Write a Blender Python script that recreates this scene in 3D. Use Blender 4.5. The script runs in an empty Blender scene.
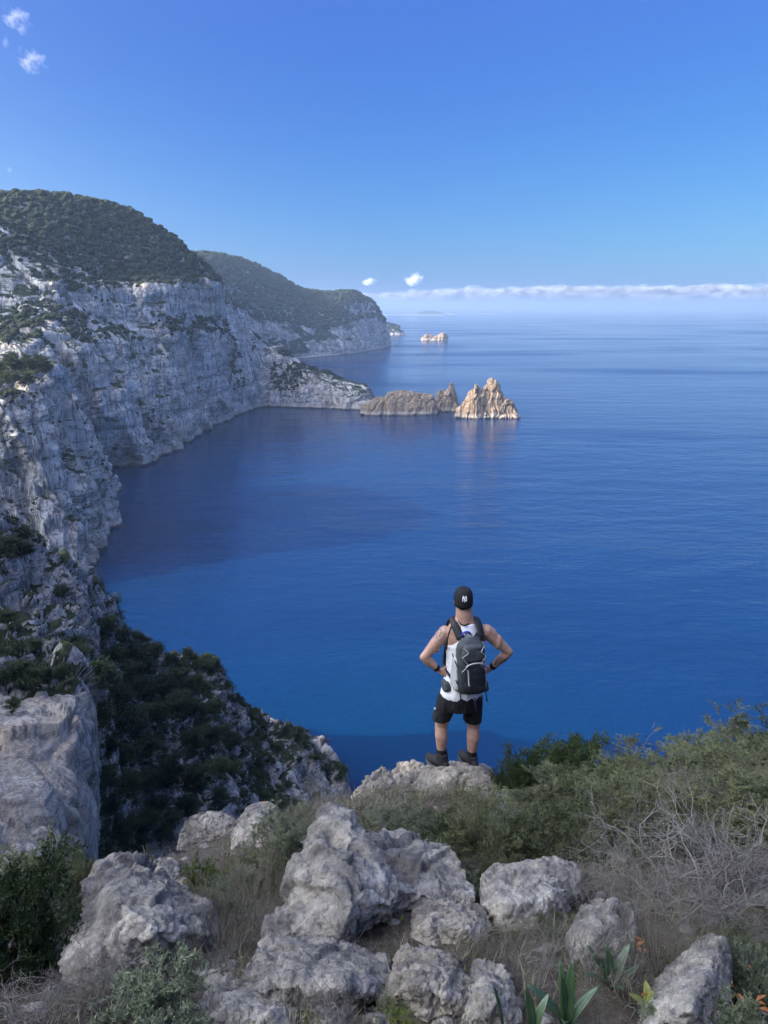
import bpy, bmesh, math, random
import numpy as np
from mathutils import Vector, Matrix
from mathutils.bvhtree import BVHTree

random.seed(7)
rng = np.random.default_rng(11)
scene = bpy.context.scene
COL = scene.collection

# ------------------------------------------------------------------ camera
H = 130.0                      # eye height over the sea, metres
F = 773.0                      # focal length in pixels of the 768 x 1024 frame
PITCH = math.radians(14.88)
SP, CP = math.sin(PITCH), math.cos(PITCH)
cam_d = bpy.data.cameras.new("camera")
cam_d.sensor_fit = 'VERTICAL'
cam_d.sensor_height = 36.0
cam_d.lens = F / 1024.0 * 36.0
cam_d.clip_start = 0.1
cam_d.clip_end = 250000.0
cam = bpy.data.objects.new("camera", cam_d)
COL.objects.link(cam)
cam.location = (0, 0, H)
cam.rotation_euler = (math.pi / 2 - PITCH, 0, 0)
scene.camera = cam

# ------------------------------------------------------------------ light
SUN_AZ = math.radians(251.0)   # clockwise from +Y
SUN_EL = math.radians(25.0)
to_sun = Vector((math.sin(SUN_AZ) * math.cos(SUN_EL), math.cos(SUN_AZ) * math.cos(SUN_EL), math.sin(SUN_EL)))
world = bpy.data.worlds.new("World")
scene.world = world
world.use_nodes = True
wn = world.node_tree
sky = wn.nodes.new('ShaderNodeTexSky')
sky.sky_type = 'NISHITA'
sky.sun_disc = False
sky.sun_elevation = SUN_EL
sky.sun_rotation = SUN_AZ
sky.altitude = 100
sky.air_density = 1.0
sky.dust_density = 1.0
sky.ozone_density = 1.0
wn.nodes['Background'].inputs[1].default_value = 0.1
# the clear, slightly hazy winter sky: colour response of the camera, and an added broad glow round the low sun that lifts the shaded ground
sep = wn.nodes.new('ShaderNodeSeparateColor')
wn.links.new(sky.outputs[0], sep.inputs[0])
comb = wn.nodes.new('ShaderNodeCombineColor')
for i, (k, g) in enumerate(((0.0230, 1.35), (0.0640, 1.15), (0.3650, 0.50))):
    pw = wn.nodes.new('ShaderNodeMath'); pw.operation = 'POWER'; pw.inputs[1].default_value = g
    ml = wn.nodes.new('ShaderNodeMath'); ml.operation = 'MULTIPLY'; ml.inputs[1].default_value = k / 0.273
    wn.links.new(sep.outputs[i], pw.inputs[0]); wn.links.new(pw.outputs[0], ml.inputs[0]); wn.links.new(ml.outputs[0], comb.inputs[i])
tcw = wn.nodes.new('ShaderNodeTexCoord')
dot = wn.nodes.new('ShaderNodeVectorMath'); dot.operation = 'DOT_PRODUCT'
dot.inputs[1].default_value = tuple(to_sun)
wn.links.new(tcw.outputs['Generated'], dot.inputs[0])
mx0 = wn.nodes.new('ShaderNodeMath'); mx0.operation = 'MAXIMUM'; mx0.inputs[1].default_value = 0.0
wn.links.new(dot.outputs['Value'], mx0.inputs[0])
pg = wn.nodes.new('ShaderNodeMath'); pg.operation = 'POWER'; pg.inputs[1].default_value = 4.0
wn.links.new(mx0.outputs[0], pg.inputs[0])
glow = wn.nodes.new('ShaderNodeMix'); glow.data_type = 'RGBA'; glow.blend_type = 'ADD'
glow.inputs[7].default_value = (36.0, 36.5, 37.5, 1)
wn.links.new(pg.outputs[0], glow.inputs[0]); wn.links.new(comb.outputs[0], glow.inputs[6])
# added fill light from the unseen sky overhead, lifts shaded cliffs and foreground
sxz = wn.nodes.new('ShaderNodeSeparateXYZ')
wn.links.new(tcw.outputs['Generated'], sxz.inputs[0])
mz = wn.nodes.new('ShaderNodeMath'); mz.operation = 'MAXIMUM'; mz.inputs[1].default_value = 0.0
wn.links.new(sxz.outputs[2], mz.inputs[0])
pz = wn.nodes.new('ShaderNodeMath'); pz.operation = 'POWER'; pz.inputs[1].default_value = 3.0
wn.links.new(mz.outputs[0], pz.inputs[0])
overhead_fill = wn.nodes.new('ShaderNodeMix'); overhead_fill.data_type = 'RGBA'; overhead_fill.blend_type = 'ADD'
overhead_fill.inputs[7].default_value = (3.0, 3.4, 4.2, 1)
wn.links.new(pz.outputs[0], overhead_fill.inputs[0]); wn.links.new(glow.outputs[2], overhead_fill.inputs[6])
# pale glow low along the horizon, growing towards the sun's side
dh = wn.nodes.new('ShaderNodeVectorMath'); dh.operation = 'DOT_PRODUCT'
dh.inputs[1].default_value = (math.sin(SUN_AZ), math.cos(SUN_AZ), 0)
wn.links.new(tcw.outputs['Generated'], dh.inputs[0])
def wmath(op, a, b):
    n = wn.nodes.new('ShaderNodeMath'); n.operation = op
    for s_, v_ in zip(n.inputs, (a, b)):
        if hasattr(v_, 'is_output'): wn.links.new(v_, s_)
        else: s_.default_value = v_
    return n.outputs[0]
side = wmath('POWER', wmath('MAXIMUM', wmath('ADD', dh.outputs['Value'], 0.38), 0.0), 2.0)
lowz = wmath('POWER', wmath('MAXIMUM', wmath('SUBTRACT', 1.0, mz.outputs[0]), 0.0), 6.0)
hor = wn.nodes.new('ShaderNodeMix'); hor.data_type = 'RGBA'; hor.blend_type = 'ADD'
hor.inputs[7].default_value = (3.9, 4.4, 4.4, 1)
wn.links.new(wmath('MULTIPLY', side, lowz), hor.inputs[0]); wn.links.new(overhead_fill.outputs[2], hor.inputs[6])
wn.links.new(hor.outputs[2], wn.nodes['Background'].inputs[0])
sun_d = bpy.data.lights.new("sun", 'SUN')
sun_d.energy = 3.6
sun_d.angle = math.radians(0.5)
sun_d.color = (1.0, 0.84, 0.64)
sun = bpy.data.objects.new("sun", sun_d)
COL.objects.link(sun)
sun.rotation_euler = to_sun.to_track_quat('Z', 'Y').to_euler()

scene.view_settings.view_transform = 'Standard'
scene.view_settings.look = 'None'
scene.view_settings.gamma = 1.0
scene.view_settings.exposure = 1.45
scene.view_settings.use_curve_mapping = False
cy = scene.cycles
cy.use_denoising = True
cy.max_bounces = 6
cy.diffuse_bounces = 3
cy.glossy_bounces = 2
cy.transmission_bounces = 2
cy.volume_bounces = 3
cy.transparent_max_bounces = 8
cy.caustics_reflective = False
cy.caustics_refractive = False
cy.sample_clamp_indirect = 4.0

# ------------------------------------------------------------------ pixel helpers
def ray(px, py):
    dx, dy = (px - 384.0) / F, (512.0 - py) / F
    return np.array([dx, CP + dy * SP, -SP + dy * CP])

def P(px, py, Y):
    r = ray(px, py)
    return np.array([0, 0, H]) + r * (Y / r[1])

def px_of(p):
    """pixel of a world point, for checks"""
    x, y, z = p[0], p[1], p[2] - H
    f = y * CP - z * SP
    u = y * SP + z * CP
    return 384 + F * x / f, 512 - F * u / f

# ------------------------------------------------------------------ noise
_perm = np.random.default_rng(5).permutation(256)
_perm = np.concatenate([_perm, _perm, _perm]).astype(np.int64)
_g = np.random.default_rng(6).normal(size=(256, 3))
_g /= np.linalg.norm(_g, axis=1)[:, None]

def perlin(p):
    p = np.asarray(p, float)
    i = np.floor(p).astype(np.int64)
    f = p - i
    i &= 255
    u = f * f * f * (f * (f * 6 - 15) + 10)
    out = 0
    for dx in (0, 1):
        wx = u[:, 0] if dx else 1 - u[:, 0]
        for dy in (0, 1):
            wy = u[:, 1] if dy else 1 - u[:, 1]
            for dz in (0, 1):
                wz = u[:, 2] if dz else 1 - u[:, 2]
                h = _perm[_perm[_perm[i[:, 0] + dx] + i[:, 1] + dy] + i[:, 2] + dz]
                g = _g[h]
                d = g[:, 0] * (f[:, 0] - dx) + g[:, 1] * (f[:, 1] - dy) + g[:, 2] * (f[:, 2] - dz)
                out = out + wx * wy * wz * d
    return out * 1.5

def fbm(p, octv=4, lac=2.03, gain=0.5):
    a, s, t = 1.0, 0, 0
    p = np.asarray(p, float)
    for k in range(octv):
        s = s + a * perlin(p + 17.3 * k)
        t += a
        p = p * lac
        a *= gain
    return s / t

def ridged(p, octv=4, lac=2.07, gain=0.5):
    a, s, t = 1.0, 0, 0
    p = np.asarray(p, float)
    for k in range(octv):
        s = s + a * (1 - np.abs(perlin(p + 9.1 * k)) * 2)
        t += a
        p = p * lac
        a *= gain
    return s / t

def worley(p):
    """distance to nearest, to second nearest, random value of the nearest cell"""
    p = np.asarray(p, float)
    i = np.floor(p).astype(np.int64)
    f = p - i
    n = len(p)
    d1 = np.full(n, 9.0); d2 = np.full(n, 9.0); val = np.zeros(n)
    tab = np.random.default_rng(8).random((256, 4))
    for dx in (-1, 0, 1):
        for dy in (-1, 0, 1):
            for dz in (-1, 0, 1):
                h = _perm[_perm[_perm[(i[:, 0] + dx) & 255] + ((i[:, 1] + dy) & 255)] + ((i[:, 2] + dz) & 255)]
                t = tab[h]
                q = np.stack([dx + t[:, 0] - f[:, 0], dy + t[:, 1] - f[:, 1], dz + t[:, 2] - f[:, 2]], 1)
                d = np.sqrt((q * q).sum(1))
                c = d < d1
                d2 = np.where(c, d1, np.minimum(d2, d))
                val = np.where(c, t[:, 3], val)
                d1 = np.where(c, d, d1)
    return d1, d2, val

def facets(p, tilt=1.0):
    """broken planes: every cell of a random pattern is a flat of its own tilt, with sharp steps between"""
    p = np.asarray(p, float)
    i = np.floor(p).astype(np.int64)
    f = p - i
    n = len(p)
    d1 = np.full(n, 9.0); d2 = np.full(n, 9.0)
    h1 = np.zeros(n, np.int64); q1 = np.zeros((n, 3))
    rr = np.random.default_rng(18)
    tab = rr.random((256, 3)); dirs = rr.normal(size=(256, 3)); offs = rr.random(256) - 0.5
    dirs /= np.linalg.norm(dirs, axis=1)[:, None]
    for dx in (-1, 0, 1):
        for dy in (-1, 0, 1):
            for dz in (-1, 0, 1):
                h = _perm[_perm[_perm[(i[:, 0] + dx) & 255] + ((i[:, 1] + dy) & 255)] + ((i[:, 2] + dz) & 255)]
                q = f - np.array([dx, dy, dz]) - tab[h]
                d = np.sqrt((q * q).sum(1))
                c = d < d1
                d2 = np.where(c, d1, np.minimum(d2, d))
                h1 = np.where(c, h, h1); q1 = np.where(c[:, None], q, q1)
                d1 = np.where(c, d, d1)
    return (q1 * dirs[h1]).sum(1) * tilt + 0.6 * offs[h1], d2 - d1

# ------------------------------------------------------------------ object helpers
def tag(o, label=None, cat=None, group=None, kind=None):
    if label: o["label"] = label
    if cat: o["category"] = cat
    if group: o["group"] = group
    if kind: o["kind"] = kind
    return o

def make_mesh(name, V, Fs, smooth=True):
    """V (n,3); Fs an array of faces, or a list of arrays with different corner counts"""
    if isinstance(Fs, np.ndarray):
        Fs = [Fs]
    Fs = [np.asarray(f, np.int32) for f in Fs if len(f)]
    V = np.asarray(V, np.float32)
    me = bpy.data.meshes.new(name)
    me.vertices.add(len(V))
    me.vertices.foreach_set("co", V.ravel())
    nl = sum(f.size for f in Fs); nf = sum(len(f) for f in Fs)
    me.loops.add(nl)
    me.polygons.add(nf)
    me.loops.foreach_set("vertex_index", np.concatenate([f.ravel() for f in Fs]))
    st, tot, k = [], [], 0
    for f in Fs:
        st.append(k + np.arange(len(f)) * f.shape[1])
        tot.append(np.full(len(f), f.shape[1]))
        k += f.size
    me.polygons.foreach_set("loop_start", np.concatenate(st).astype(np.int32))
    me.polygons.foreach_set("loop_total", np.concatenate(tot).astype(np.int32))
    me.update(calc_edges=True)
    me.validate()
    me.polygons.foreach_set("use_smooth", np.full(len(me.polygons), smooth))
    return me

def add(name, me, mat=None, parent=None, loc=None):
    o = bpy.data.objects.new(name, me)
    COL.objects.link(o)
    if mat is not None and me is not None and len(me.materials) == 0:
        me.materials.append(mat)
    if parent is not None:
        o.parent = parent
    if loc is not None:
        o.location = loc
    return o

def empty(name, loc=(0, 0, 0)):
    o = bpy.data.objects.new(name, None)
    o.empty_display_size = 0.2
    COL.objects.link(o)
    o.location = loc
    return o

def copy_tree(o, parent=None):
    c = o.copy()
    COL.objects.link(c)
    c.parent = parent
    for ch in list(o.children):
        copy_tree(ch, c)
    return c

class Soup:
    """collects vertex and face arrays into one mesh"""
    def __init__(self):
        self.v, self.q, self.t, self.n = [], [], [], 0
    def add(self, V, Q=None, T=None):
        self.v.append(np.asarray(V, float))
        if Q is not None and len(Q): self.q.append(np.asarray(Q) + self.n)
        if T is not None and len(T): self.t.append(np.asarray(T) + self.n)
        self.n += len(V)
    def mesh(self, name, smooth=True):
        Fs = []
        if self.q: Fs.append(np.concatenate(self.q))
        if self.t: Fs.append(np.concatenate(self.t))
        return make_mesh(name, np.concatenate(self.v), Fs, smooth)

def grid_faces(nu, nv, closed_v=False):
    i, j = np.meshgrid(np.arange(nu - 1), np.arange(nv if closed_v else nv - 1), indexing='ij')
    j2 = (j + 1) % nv
    return np.stack([i * nv + j, (i + 1) * nv + j, (i + 1) * nv + j2, i * nv + j2], -1).reshape(-1, 4)

def frame_of(t):
    t = t / (np.linalg.norm(t) + 1e-9)
    a = np.array([0, 0, 1.0]) if abs(t[2]) < 0.9 else np.array([1.0, 0, 0])
    u = np.cross(a, t); u /= np.linalg.norm(u)
    return u, np.cross(t, u)

def tube(s, pts, rad, sides=3):
    pts = np.asarray(pts, float)
    n = len(pts)
    tang = np.gradient(pts, axis=0)
    u, w = frame_of(tang.mean(0))
    ang = np.arange(sides) * 2 * math.pi / sides
    rad = np.broadcast_to(np.asarray(rad, float), (n,))
    V = pts[:, None, :] + rad[:, None, None] * (np.cos(ang)[None, :, None] * u + np.sin(ang)[None, :, None] * w)
    s.add(V.reshape(-1, 3), grid_faces(n, sides, True))

def leaves(s, pos, dirs, length, width, bend=0.0):
    """one rhombic leaf per point, random roll about its direction"""
    n = len(pos)
    dirs = dirs / (np.linalg.norm(dirs, axis=1)[:, None] + 1e-9)
    r = rng.normal(size=(n, 3))
    side = np.cross(dirs, r); side /= (np.linalg.norm(side, axis=1)[:, None] + 1e-9)
    L = length * (0.6 + 0.8 * rng.random(n))[:, None]
    W = width * (0.6 + 0.8 * rng.random(n))[:, None]
    nrm = np.cross(dirs, side)
    a = pos
    b = pos + dirs * L * 0.5 + side * W * 0.5 + nrm * bend * L
    c = pos + dirs * L
    d = pos + dirs * L * 0.5 - side * W * 0.5 + nrm * bend * L
    V = np.stack([a, b, c, d], 1).reshape(-1, 3)
    s.add(V, np.arange(4 * n).reshape(n, 4))

def evaluated(o, name):
    dg = bpy.context.evaluated_depsgraph_get()
    dg.update()
    me = bpy.data.meshes.new_from_object(o.evaluated_get(dg))
    me.name = name
    old = o.data
    bpy.data.objects.remove(o)
    bpy.data.meshes.remove(old)
    return me

def remeshed(me, voxel, smooth=3, name="m"):
    o = bpy.data.objects.new("tmp", me)
    COL.objects.link(o)
    r = o.modifiers.new("r", 'REMESH'); r.mode = 'VOXEL'; r.voxel_size = voxel
    if smooth:
        m = o.modifiers.new("s", 'SMOOTH'); m.iterations = smooth; m.factor = 0.5
    out = evaluated(o, name)
    out.polygons.foreach_set("use_smooth", np.full(len(out.polygons), True))
    return out

def get_vn(me):
    n = len(me.vertices)
    V = np.empty(n * 3, np.float32); me.vertices.foreach_get("co", V)
    N = np.empty(n * 3, np.float32); me.vertices.foreach_get("normal", N)
    return V.reshape(-1, 3).astype(float), N.reshape(-1, 3).astype(float)

def set_v(me, V):
    me.vertices.foreach_set("co", np.asarray(V, np.float32).ravel())
    me.update()

# ------------------------------------------------------------------ materials
def mat_new(name):
    m = bpy.data.materials.new(name)
    m.use_nodes = True
    nt = m.node_tree
    return m, nt, nt.nodes['Principled BSDF']

def N(nt, kind, **kw):
    n = nt.nodes.new(kind)
    for k, v in kw.items():
        if k in n.inputs: n.inputs[k].default_value = v
        else: setattr(n, k, v)
    return n

def ramp(nt, fac, stops):
    r = nt.nodes.new('ShaderNodeValToRGB')
    el = r.color_ramp.elements
    while len(el) < len(stops): el.new(0.5)
    for e, (p, c) in zip(el, stops):
        e.position = p
        e.color = (*c, 1) if len(c) == 3 else c
    nt.links.new(fac, r.inputs[0])
    return r.outputs[0]

def mix(nt, fac, a, b, mode='MIX'):
    m = nt.nodes.new('ShaderNodeMix'); m.data_type = 'RGBA'; m.blend_type = mode
    for s, v in ((m.inputs[0], fac), (m.inputs[6], a), (m.inputs[7], b)):
        if hasattr(v, 'is_output'): nt.links.new(v, s)
        elif isinstance(v, (int, float)): s.default_value = v
        else: s.default_value = (*v, 1)
    return m.outputs[2]

def math_n(nt, op, a, b=None, clamp=False):
    m = nt.nodes.new('ShaderNodeMath'); m.operation = op; m.use_clamp = clamp
    for s, v in ((m.inputs[0], a), (m.inputs[1], b)):
        if v is None: continue
        if hasattr(v, 'is_output'): nt.links.new(v, s)
        else: s.default_value = v
    return m.outputs[0]

def coords(nt, scale=(1, 1, 1), kind='Object'):
    tc = nt.nodes.new('ShaderNodeTexCoord')
    mp = nt.nodes.new('ShaderNodeMapping')
    mp.inputs['Scale'].default_value = scale
    nt.links.new(tc.outputs[kind], mp.inputs[0])
    return mp.outputs[0]

def noise(nt, vec, scale, detail=4, rough=0.55):
    n = N(nt, 'ShaderNodeTexNoise', Scale=scale, Detail=detail, Roughness=rough)
    nt.links.new(vec, n.inputs['Vector'])
    return n.outputs[0]

def bump(nt, h, strength, dist, prev=None):
    b = N(nt, 'ShaderNodeBump', Strength=strength, Distance=dist)
    nt.links.new(h, b.inputs['Height'])
    if prev is not None: nt.links.new(prev, b.inputs['Normal'])
    return b.outputs[0]

def cliff_material(name, s, veg=(0.42, 0.62), pale=(0.62, 0.60, 0.57), vegcol=(0.030, 0.042, 0.016), vegnoise=0.35, crack=0.85, stain=0.6):
    """far limestone: s = metres per feature"""
    m, nt, b = mat_new(name)
    v = coords(nt)
    vs = coords(nt, (1, 1, 0.12))
    vh = coords(nt, (0.22, 0.22, 1.7))
    n1 = noise(nt, v, 0.018 / s, 6, 0.6)
    streak = noise(nt, vs, 0.11 / s, 7, 0.66)
    strata = noise(nt, vh, 0.06 / s, 7, 0.62)
    fine = noise(nt, v, 0.45 / s, 6, 0.7)
    patch = noise(nt, coords(nt, (1, 1, 0.6)), 0.055 / s, 5, 0.65)
    d = lambda k: tuple(x * k for x in pale)
    c = ramp(nt, streak, [(0.30, d(0.38)), (0.43, d(0.85)), (0.55, d(1.0))])
    c = mix(nt, ramp(nt, n1, [(0.50, (0, 0, 0)), (0.66, (0.55, 0.55, 0.55))]), c, (0.40, 0.31, 0.215))
    # long dark weathering stains
    c = mix(nt, ramp(nt, patch, [(0.54, (0, 0, 0)), (0.70, (stain, stain, stain))]), c, (0.19, 0.175, 0.165))
    def lines(h, w):
        return ramp(nt, math_n(nt, 'ABSOLUTE', math_n(nt, 'SUBTRACT', h, 0.5)), [(w * 0.35, (1, 1, 1)), (w, (0, 0, 0))])
    gate = ramp(nt, fine, [(0.38, (0, 0, 0)), (0.55, (1, 1, 1))])
    ck = math_n(nt, 'MAXIMUM', math_n(nt, 'MULTIPLY', lines(strata, 0.030), gate), math_n(nt, 'MULTIPLY', lines(streak, 0.030), 0.9))
    c = mix(nt, math_n(nt, 'MULTIPLY', ck, crack), c, (0.055, 0.052, 0.050))
    c = mix(nt, 0.4, c, ramp(nt, fine, [(0.30, (0.30, 0.30, 0.31)), (0.44, (1.0, 1.0, 1.0))]), 'MULTIPLY')
    geo = nt.nodes.new('ShaderNodeNewGeometry')
    sx = nt.nodes.new('ShaderNodeSeparateXYZ')
    nt.links.new(geo.outputs['Normal'], sx.inputs[0])
    vn = noise(nt, coords(nt, (0.5, 0.5, 1.3)), 0.035 / s, 8, 0.7)
    k = math_n(nt, 'ADD', sx.outputs[2], math_n(nt, 'MULTIPLY', math_n(nt, 'SUBTRACT', vn, 0.5), vegnoise * 4))
    vm = ramp(nt, k, [(veg[0], (0, 0, 0)), (veg[1], (1, 1, 1))])
    sp = nt.nodes.new('ShaderNodeSeparateXYZ')
    nt.links.new(geo.outputs['Position'], sp.inputs[0])
    low = ramp(nt, math_n(nt, 'DIVIDE', sp.outputs[2], 40.0), [(0.12, (0, 0, 0)), (0.4, (1, 1, 1))])
    vm = math_n(nt, 'MULTIPLY', vm, low)
    vcol = ramp(nt, noise(nt, v, 0.35 / s, 5, 0.7), [(0.35, tuple(x * 0.6 for x in vegcol)), (0.65, tuple(x * 1.8 for x in vegcol))])
    c = mix(nt, vm, c, vcol)
    # wet dark tide band just above the water
    pband = math_n(nt, 'ADD', math_n(nt, 'DIVIDE', sp.outputs[2], 14.0), math_n(nt, 'MULTIPLY', math_n(nt, 'SUBTRACT', fine, 0.5), 0.5))
    c = mix(nt, ramp(nt, pband, [(0.25, (0.7, 0.7, 0.7)), (0.5, (0, 0, 0))]), c, (0.52, 0.46, 0.39))
    tide = math_n(nt, 'ADD', sp.outputs[2], math_n(nt, 'MULTIPLY', fine, -3.0))
    c = mix(nt, ramp(nt, math_n(nt, 'DIVIDE', tide, 20.0), [(-0.0, (1, 1, 1)), (0.02, (0, 0, 0))]), c, (0.12, 0.10, 0.085))
    nt.links.new(c, b.inputs['Base Color'])
    b.inputs['Roughness'].default_value = 0.9
    b.inputs['Specular IOR Level'].default_value = 0.2
    bn = bump(nt, streak, 1.0, 4.0 * s)
    bn = bump(nt, strata, 1.0, 3.0 * s, bn)
    bn = bump(nt, fine, 1.0, 1.3 * s, bn)
    nt.links.new(bn, b.inputs['Normal'])
    return m

def rock_material(name, tint=(1, 1, 1), lichen=0.0, scale=1.0):
    """near grey karst limestone"""
    m, nt, b = mat_new(name)
    v = coords(nt)
    big = noise(nt, v, 1.6 * scale, 6, 0.62)
    fine = noise(nt, v, 14 * scale, 7, 0.68)
    grit = noise(nt, v, 70 * scale, 4, 0.6)
    vo = N(nt, 'ShaderNodeTexVoronoi', Scale=7.0 * scale)
    wv = nt.nodes.new('ShaderNodeVectorMath'); wv.operation = 'ADD'
    ns = N(nt, 'ShaderNodeTexNoise', Scale=5.0 * scale, Detail=3)
    nt.links.new(v, ns.inputs['Vector'])
    sc = nt.nodes.new('ShaderNodeVectorMath'); sc.operation = 'SCALE'; sc.inputs[3].default_value = 0.25 / scale
    nt.links.new(ns.outputs[1], sc.inputs[0])
    nt.links.new(v, wv.inputs[0]); nt.links.new(sc.outputs[0], wv.inputs[1])
    nt.links.new(wv.outputs[0], vo.inputs['Vector'])
    vd = vo.outputs['Distance']
    T = lambda c: tuple(x * t for x, t in zip(c, tint))
    c = ramp(nt, big, [(0.32, T((0.10, 0.10, 0.102))), (0.46, T((0.25, 0.245, 0.235))), (0.60, T((0.44, 0.43, 0.405)))])
    c = mix(nt, 0.8, c, ramp(nt, fine, [(0.32, (0.30, 0.30, 0.31)), (0.47, (0.82, 0.82, 0.82)), (0.64, (1.3, 1.28, 1.24))]), 'MULTIPLY')
    c = mix(nt, 0.5, c, ramp(nt, grit, [(0.35, (0.55, 0.55, 0.55)), (0.6, (1.08, 1.08, 1.08))]), 'MULTIPLY')
    warm = noise(nt, v, 2.7 * scale, 5, 0.6)
    c = mix(nt, ramp(nt, warm, [(0.54, (0, 0, 0)), (0.70, (0.45, 0.45, 0.45))]), c, T((0.40, 0.33, 0.235)))
    blk = noise(nt, v, 4.1 * scale, 6, 0.7)
    c = mix(nt, ramp(nt, blk, [(0.57, (0, 0, 0)), (0.66, (0.75, 0.75, 0.75))]), c, (0.085, 0.085, 0.09))
    if lichen:
        l = noise(nt, v, 3.4 * scale, 6, 0.72)
        geo = nt.nodes.new('ShaderNodeNewGeometry'); sx = nt.nodes.new('ShaderNodeSeparateXYZ')
        nt.links.new(geo.outputs['Normal'], sx.inputs[0])
        l = math_n(nt, 'ADD', l, math_n(nt, 'MULTIPLY', math_n(nt, 'SUBTRACT', sx.outputs[2], 0.75), 0.25))
        c = mix(nt, ramp(nt, l, [(0.66 - 0.14 * lichen, (0, 0, 0)), (0.72 - 0.14 * lichen, (0.75, 0.75, 0.75))]), c, (0.42, 0.23, 0.05))
    nt.links.new(c, b.inputs['Base Color'])
    b.inputs['Roughness'].default_value = 0.88
    b.inputs['Specular IOR Level'].default_value = 0.25
    bn = bump(nt, vd, 0.35, 0.04 / scale)
    bn = bump(nt, fine, 1.0, 0.055 / scale, bn)
    bn = bump(nt, grit, 0.5, 0.008 / scale, bn)
    nt.links.new(bn, b.inputs['Normal'])
    return m

def leaf_material(name, a, bcol, trans=0.15, scale=6.0, rough=0.6):
    m, nt, b = mat_new(name)
    oi = nt.nodes.new('ShaderNodeObjectInfo')
    v = coords(nt)
    n = noise(nt, v, scale, 3, 0.6)
    k = math_n(nt, 'ADD', n, math_n(nt, 'MULTIPLY', math_n(nt, 'SUBTRACT', oi.outputs['Random'], 0.5), 0.34))
    c = ramp(nt, k, [(0.33, a), (0.66, bcol)])
    nt.links.new(c, b.inputs['Base Color'])
    b.inputs['Roughness'].default_value = rough
    b.inputs['Specular IOR Level'].default_value = 0.25
    if trans:
        t = nt.nodes.new('ShaderNodeBsdfTranslucent')
        nt.links.new(c, t.inputs[0])
        mx = nt.nodes.new('ShaderNodeMixShader'); mx.inputs[0].default_value = trans
        nt.links.new(b.outputs[0], mx.inputs[1]); nt.links.new(t.outputs[0], mx.inputs[2])
        nt.links.new(mx.outputs[0], nt.nodes['Material Output'].inputs[0])
    return m

def plain(name, col, rough=0.7, var=0.15, scale=20.0, bmp=0.0, spec=0.3):
    m, nt, b = mat_new(name)
    v = coords(nt)
    n = noise(nt, v, scale, 4, 0.6)
    c = ramp(nt, n, [(0.3, tuple(x * (1 - var) for x in col)), (0.7, tuple(x * (1 + var) for x in col))])
    nt.links.new(c, b.inputs['Base Color'])
    b.inputs['Roughness'].default_value = rough
    b.inputs['Specular IOR Level'].default_value = spec
    if bmp:
        nt.links.new(bump(nt, n, 0.6, bmp), b.inputs['Normal'])
    return m

M = {}
M['cliff'] = cliff_material('cliff_limestone', 1.0, veg=(0.66, 0.80), vegnoise=0.28, vegcol=(0.018, 0.026, 0.010))
M['far'] = cliff_material('far_limestone', 2.6, veg=(0.42, 0.62), vegcol=(0.018, 0.026, 0.010))
M['spur'] = cliff_material('spur_limestone', 0.28, pale=(0.47, 0.45, 0.42), veg=(0.66, 0.80), vegnoise=0.25, vegcol=(0.018, 0.026, 0.010))
M['wall'] = cliff_material('pale_wall_limestone', 0.3, veg=(1.15, 1.35), pale=(0.47, 0.435, 0.385), vegnoise=0.2, crack=0.6, stain=0.45)
M['stack'] = cliff_material('stack_limestone', 0.4, veg=(1.02, 1.25), pale=(0.36, 0.262, 0.178), vegcol=(0.10, 0.085, 0.04))
M['rock'] = rock_material('grey_limestone', (1.08, 1.03, 0.96))
M['rock_warm'] = rock_material('warm_limestone', (1.22, 1.12, 0.99))
M['rock_pale'] = rock_material('pale_limestone', (1.32, 1.26, 1.16))
M['rock_lichen'] = rock_material('lichened_limestone', (1.12, 1.06, 0.98), 0.45)

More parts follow.
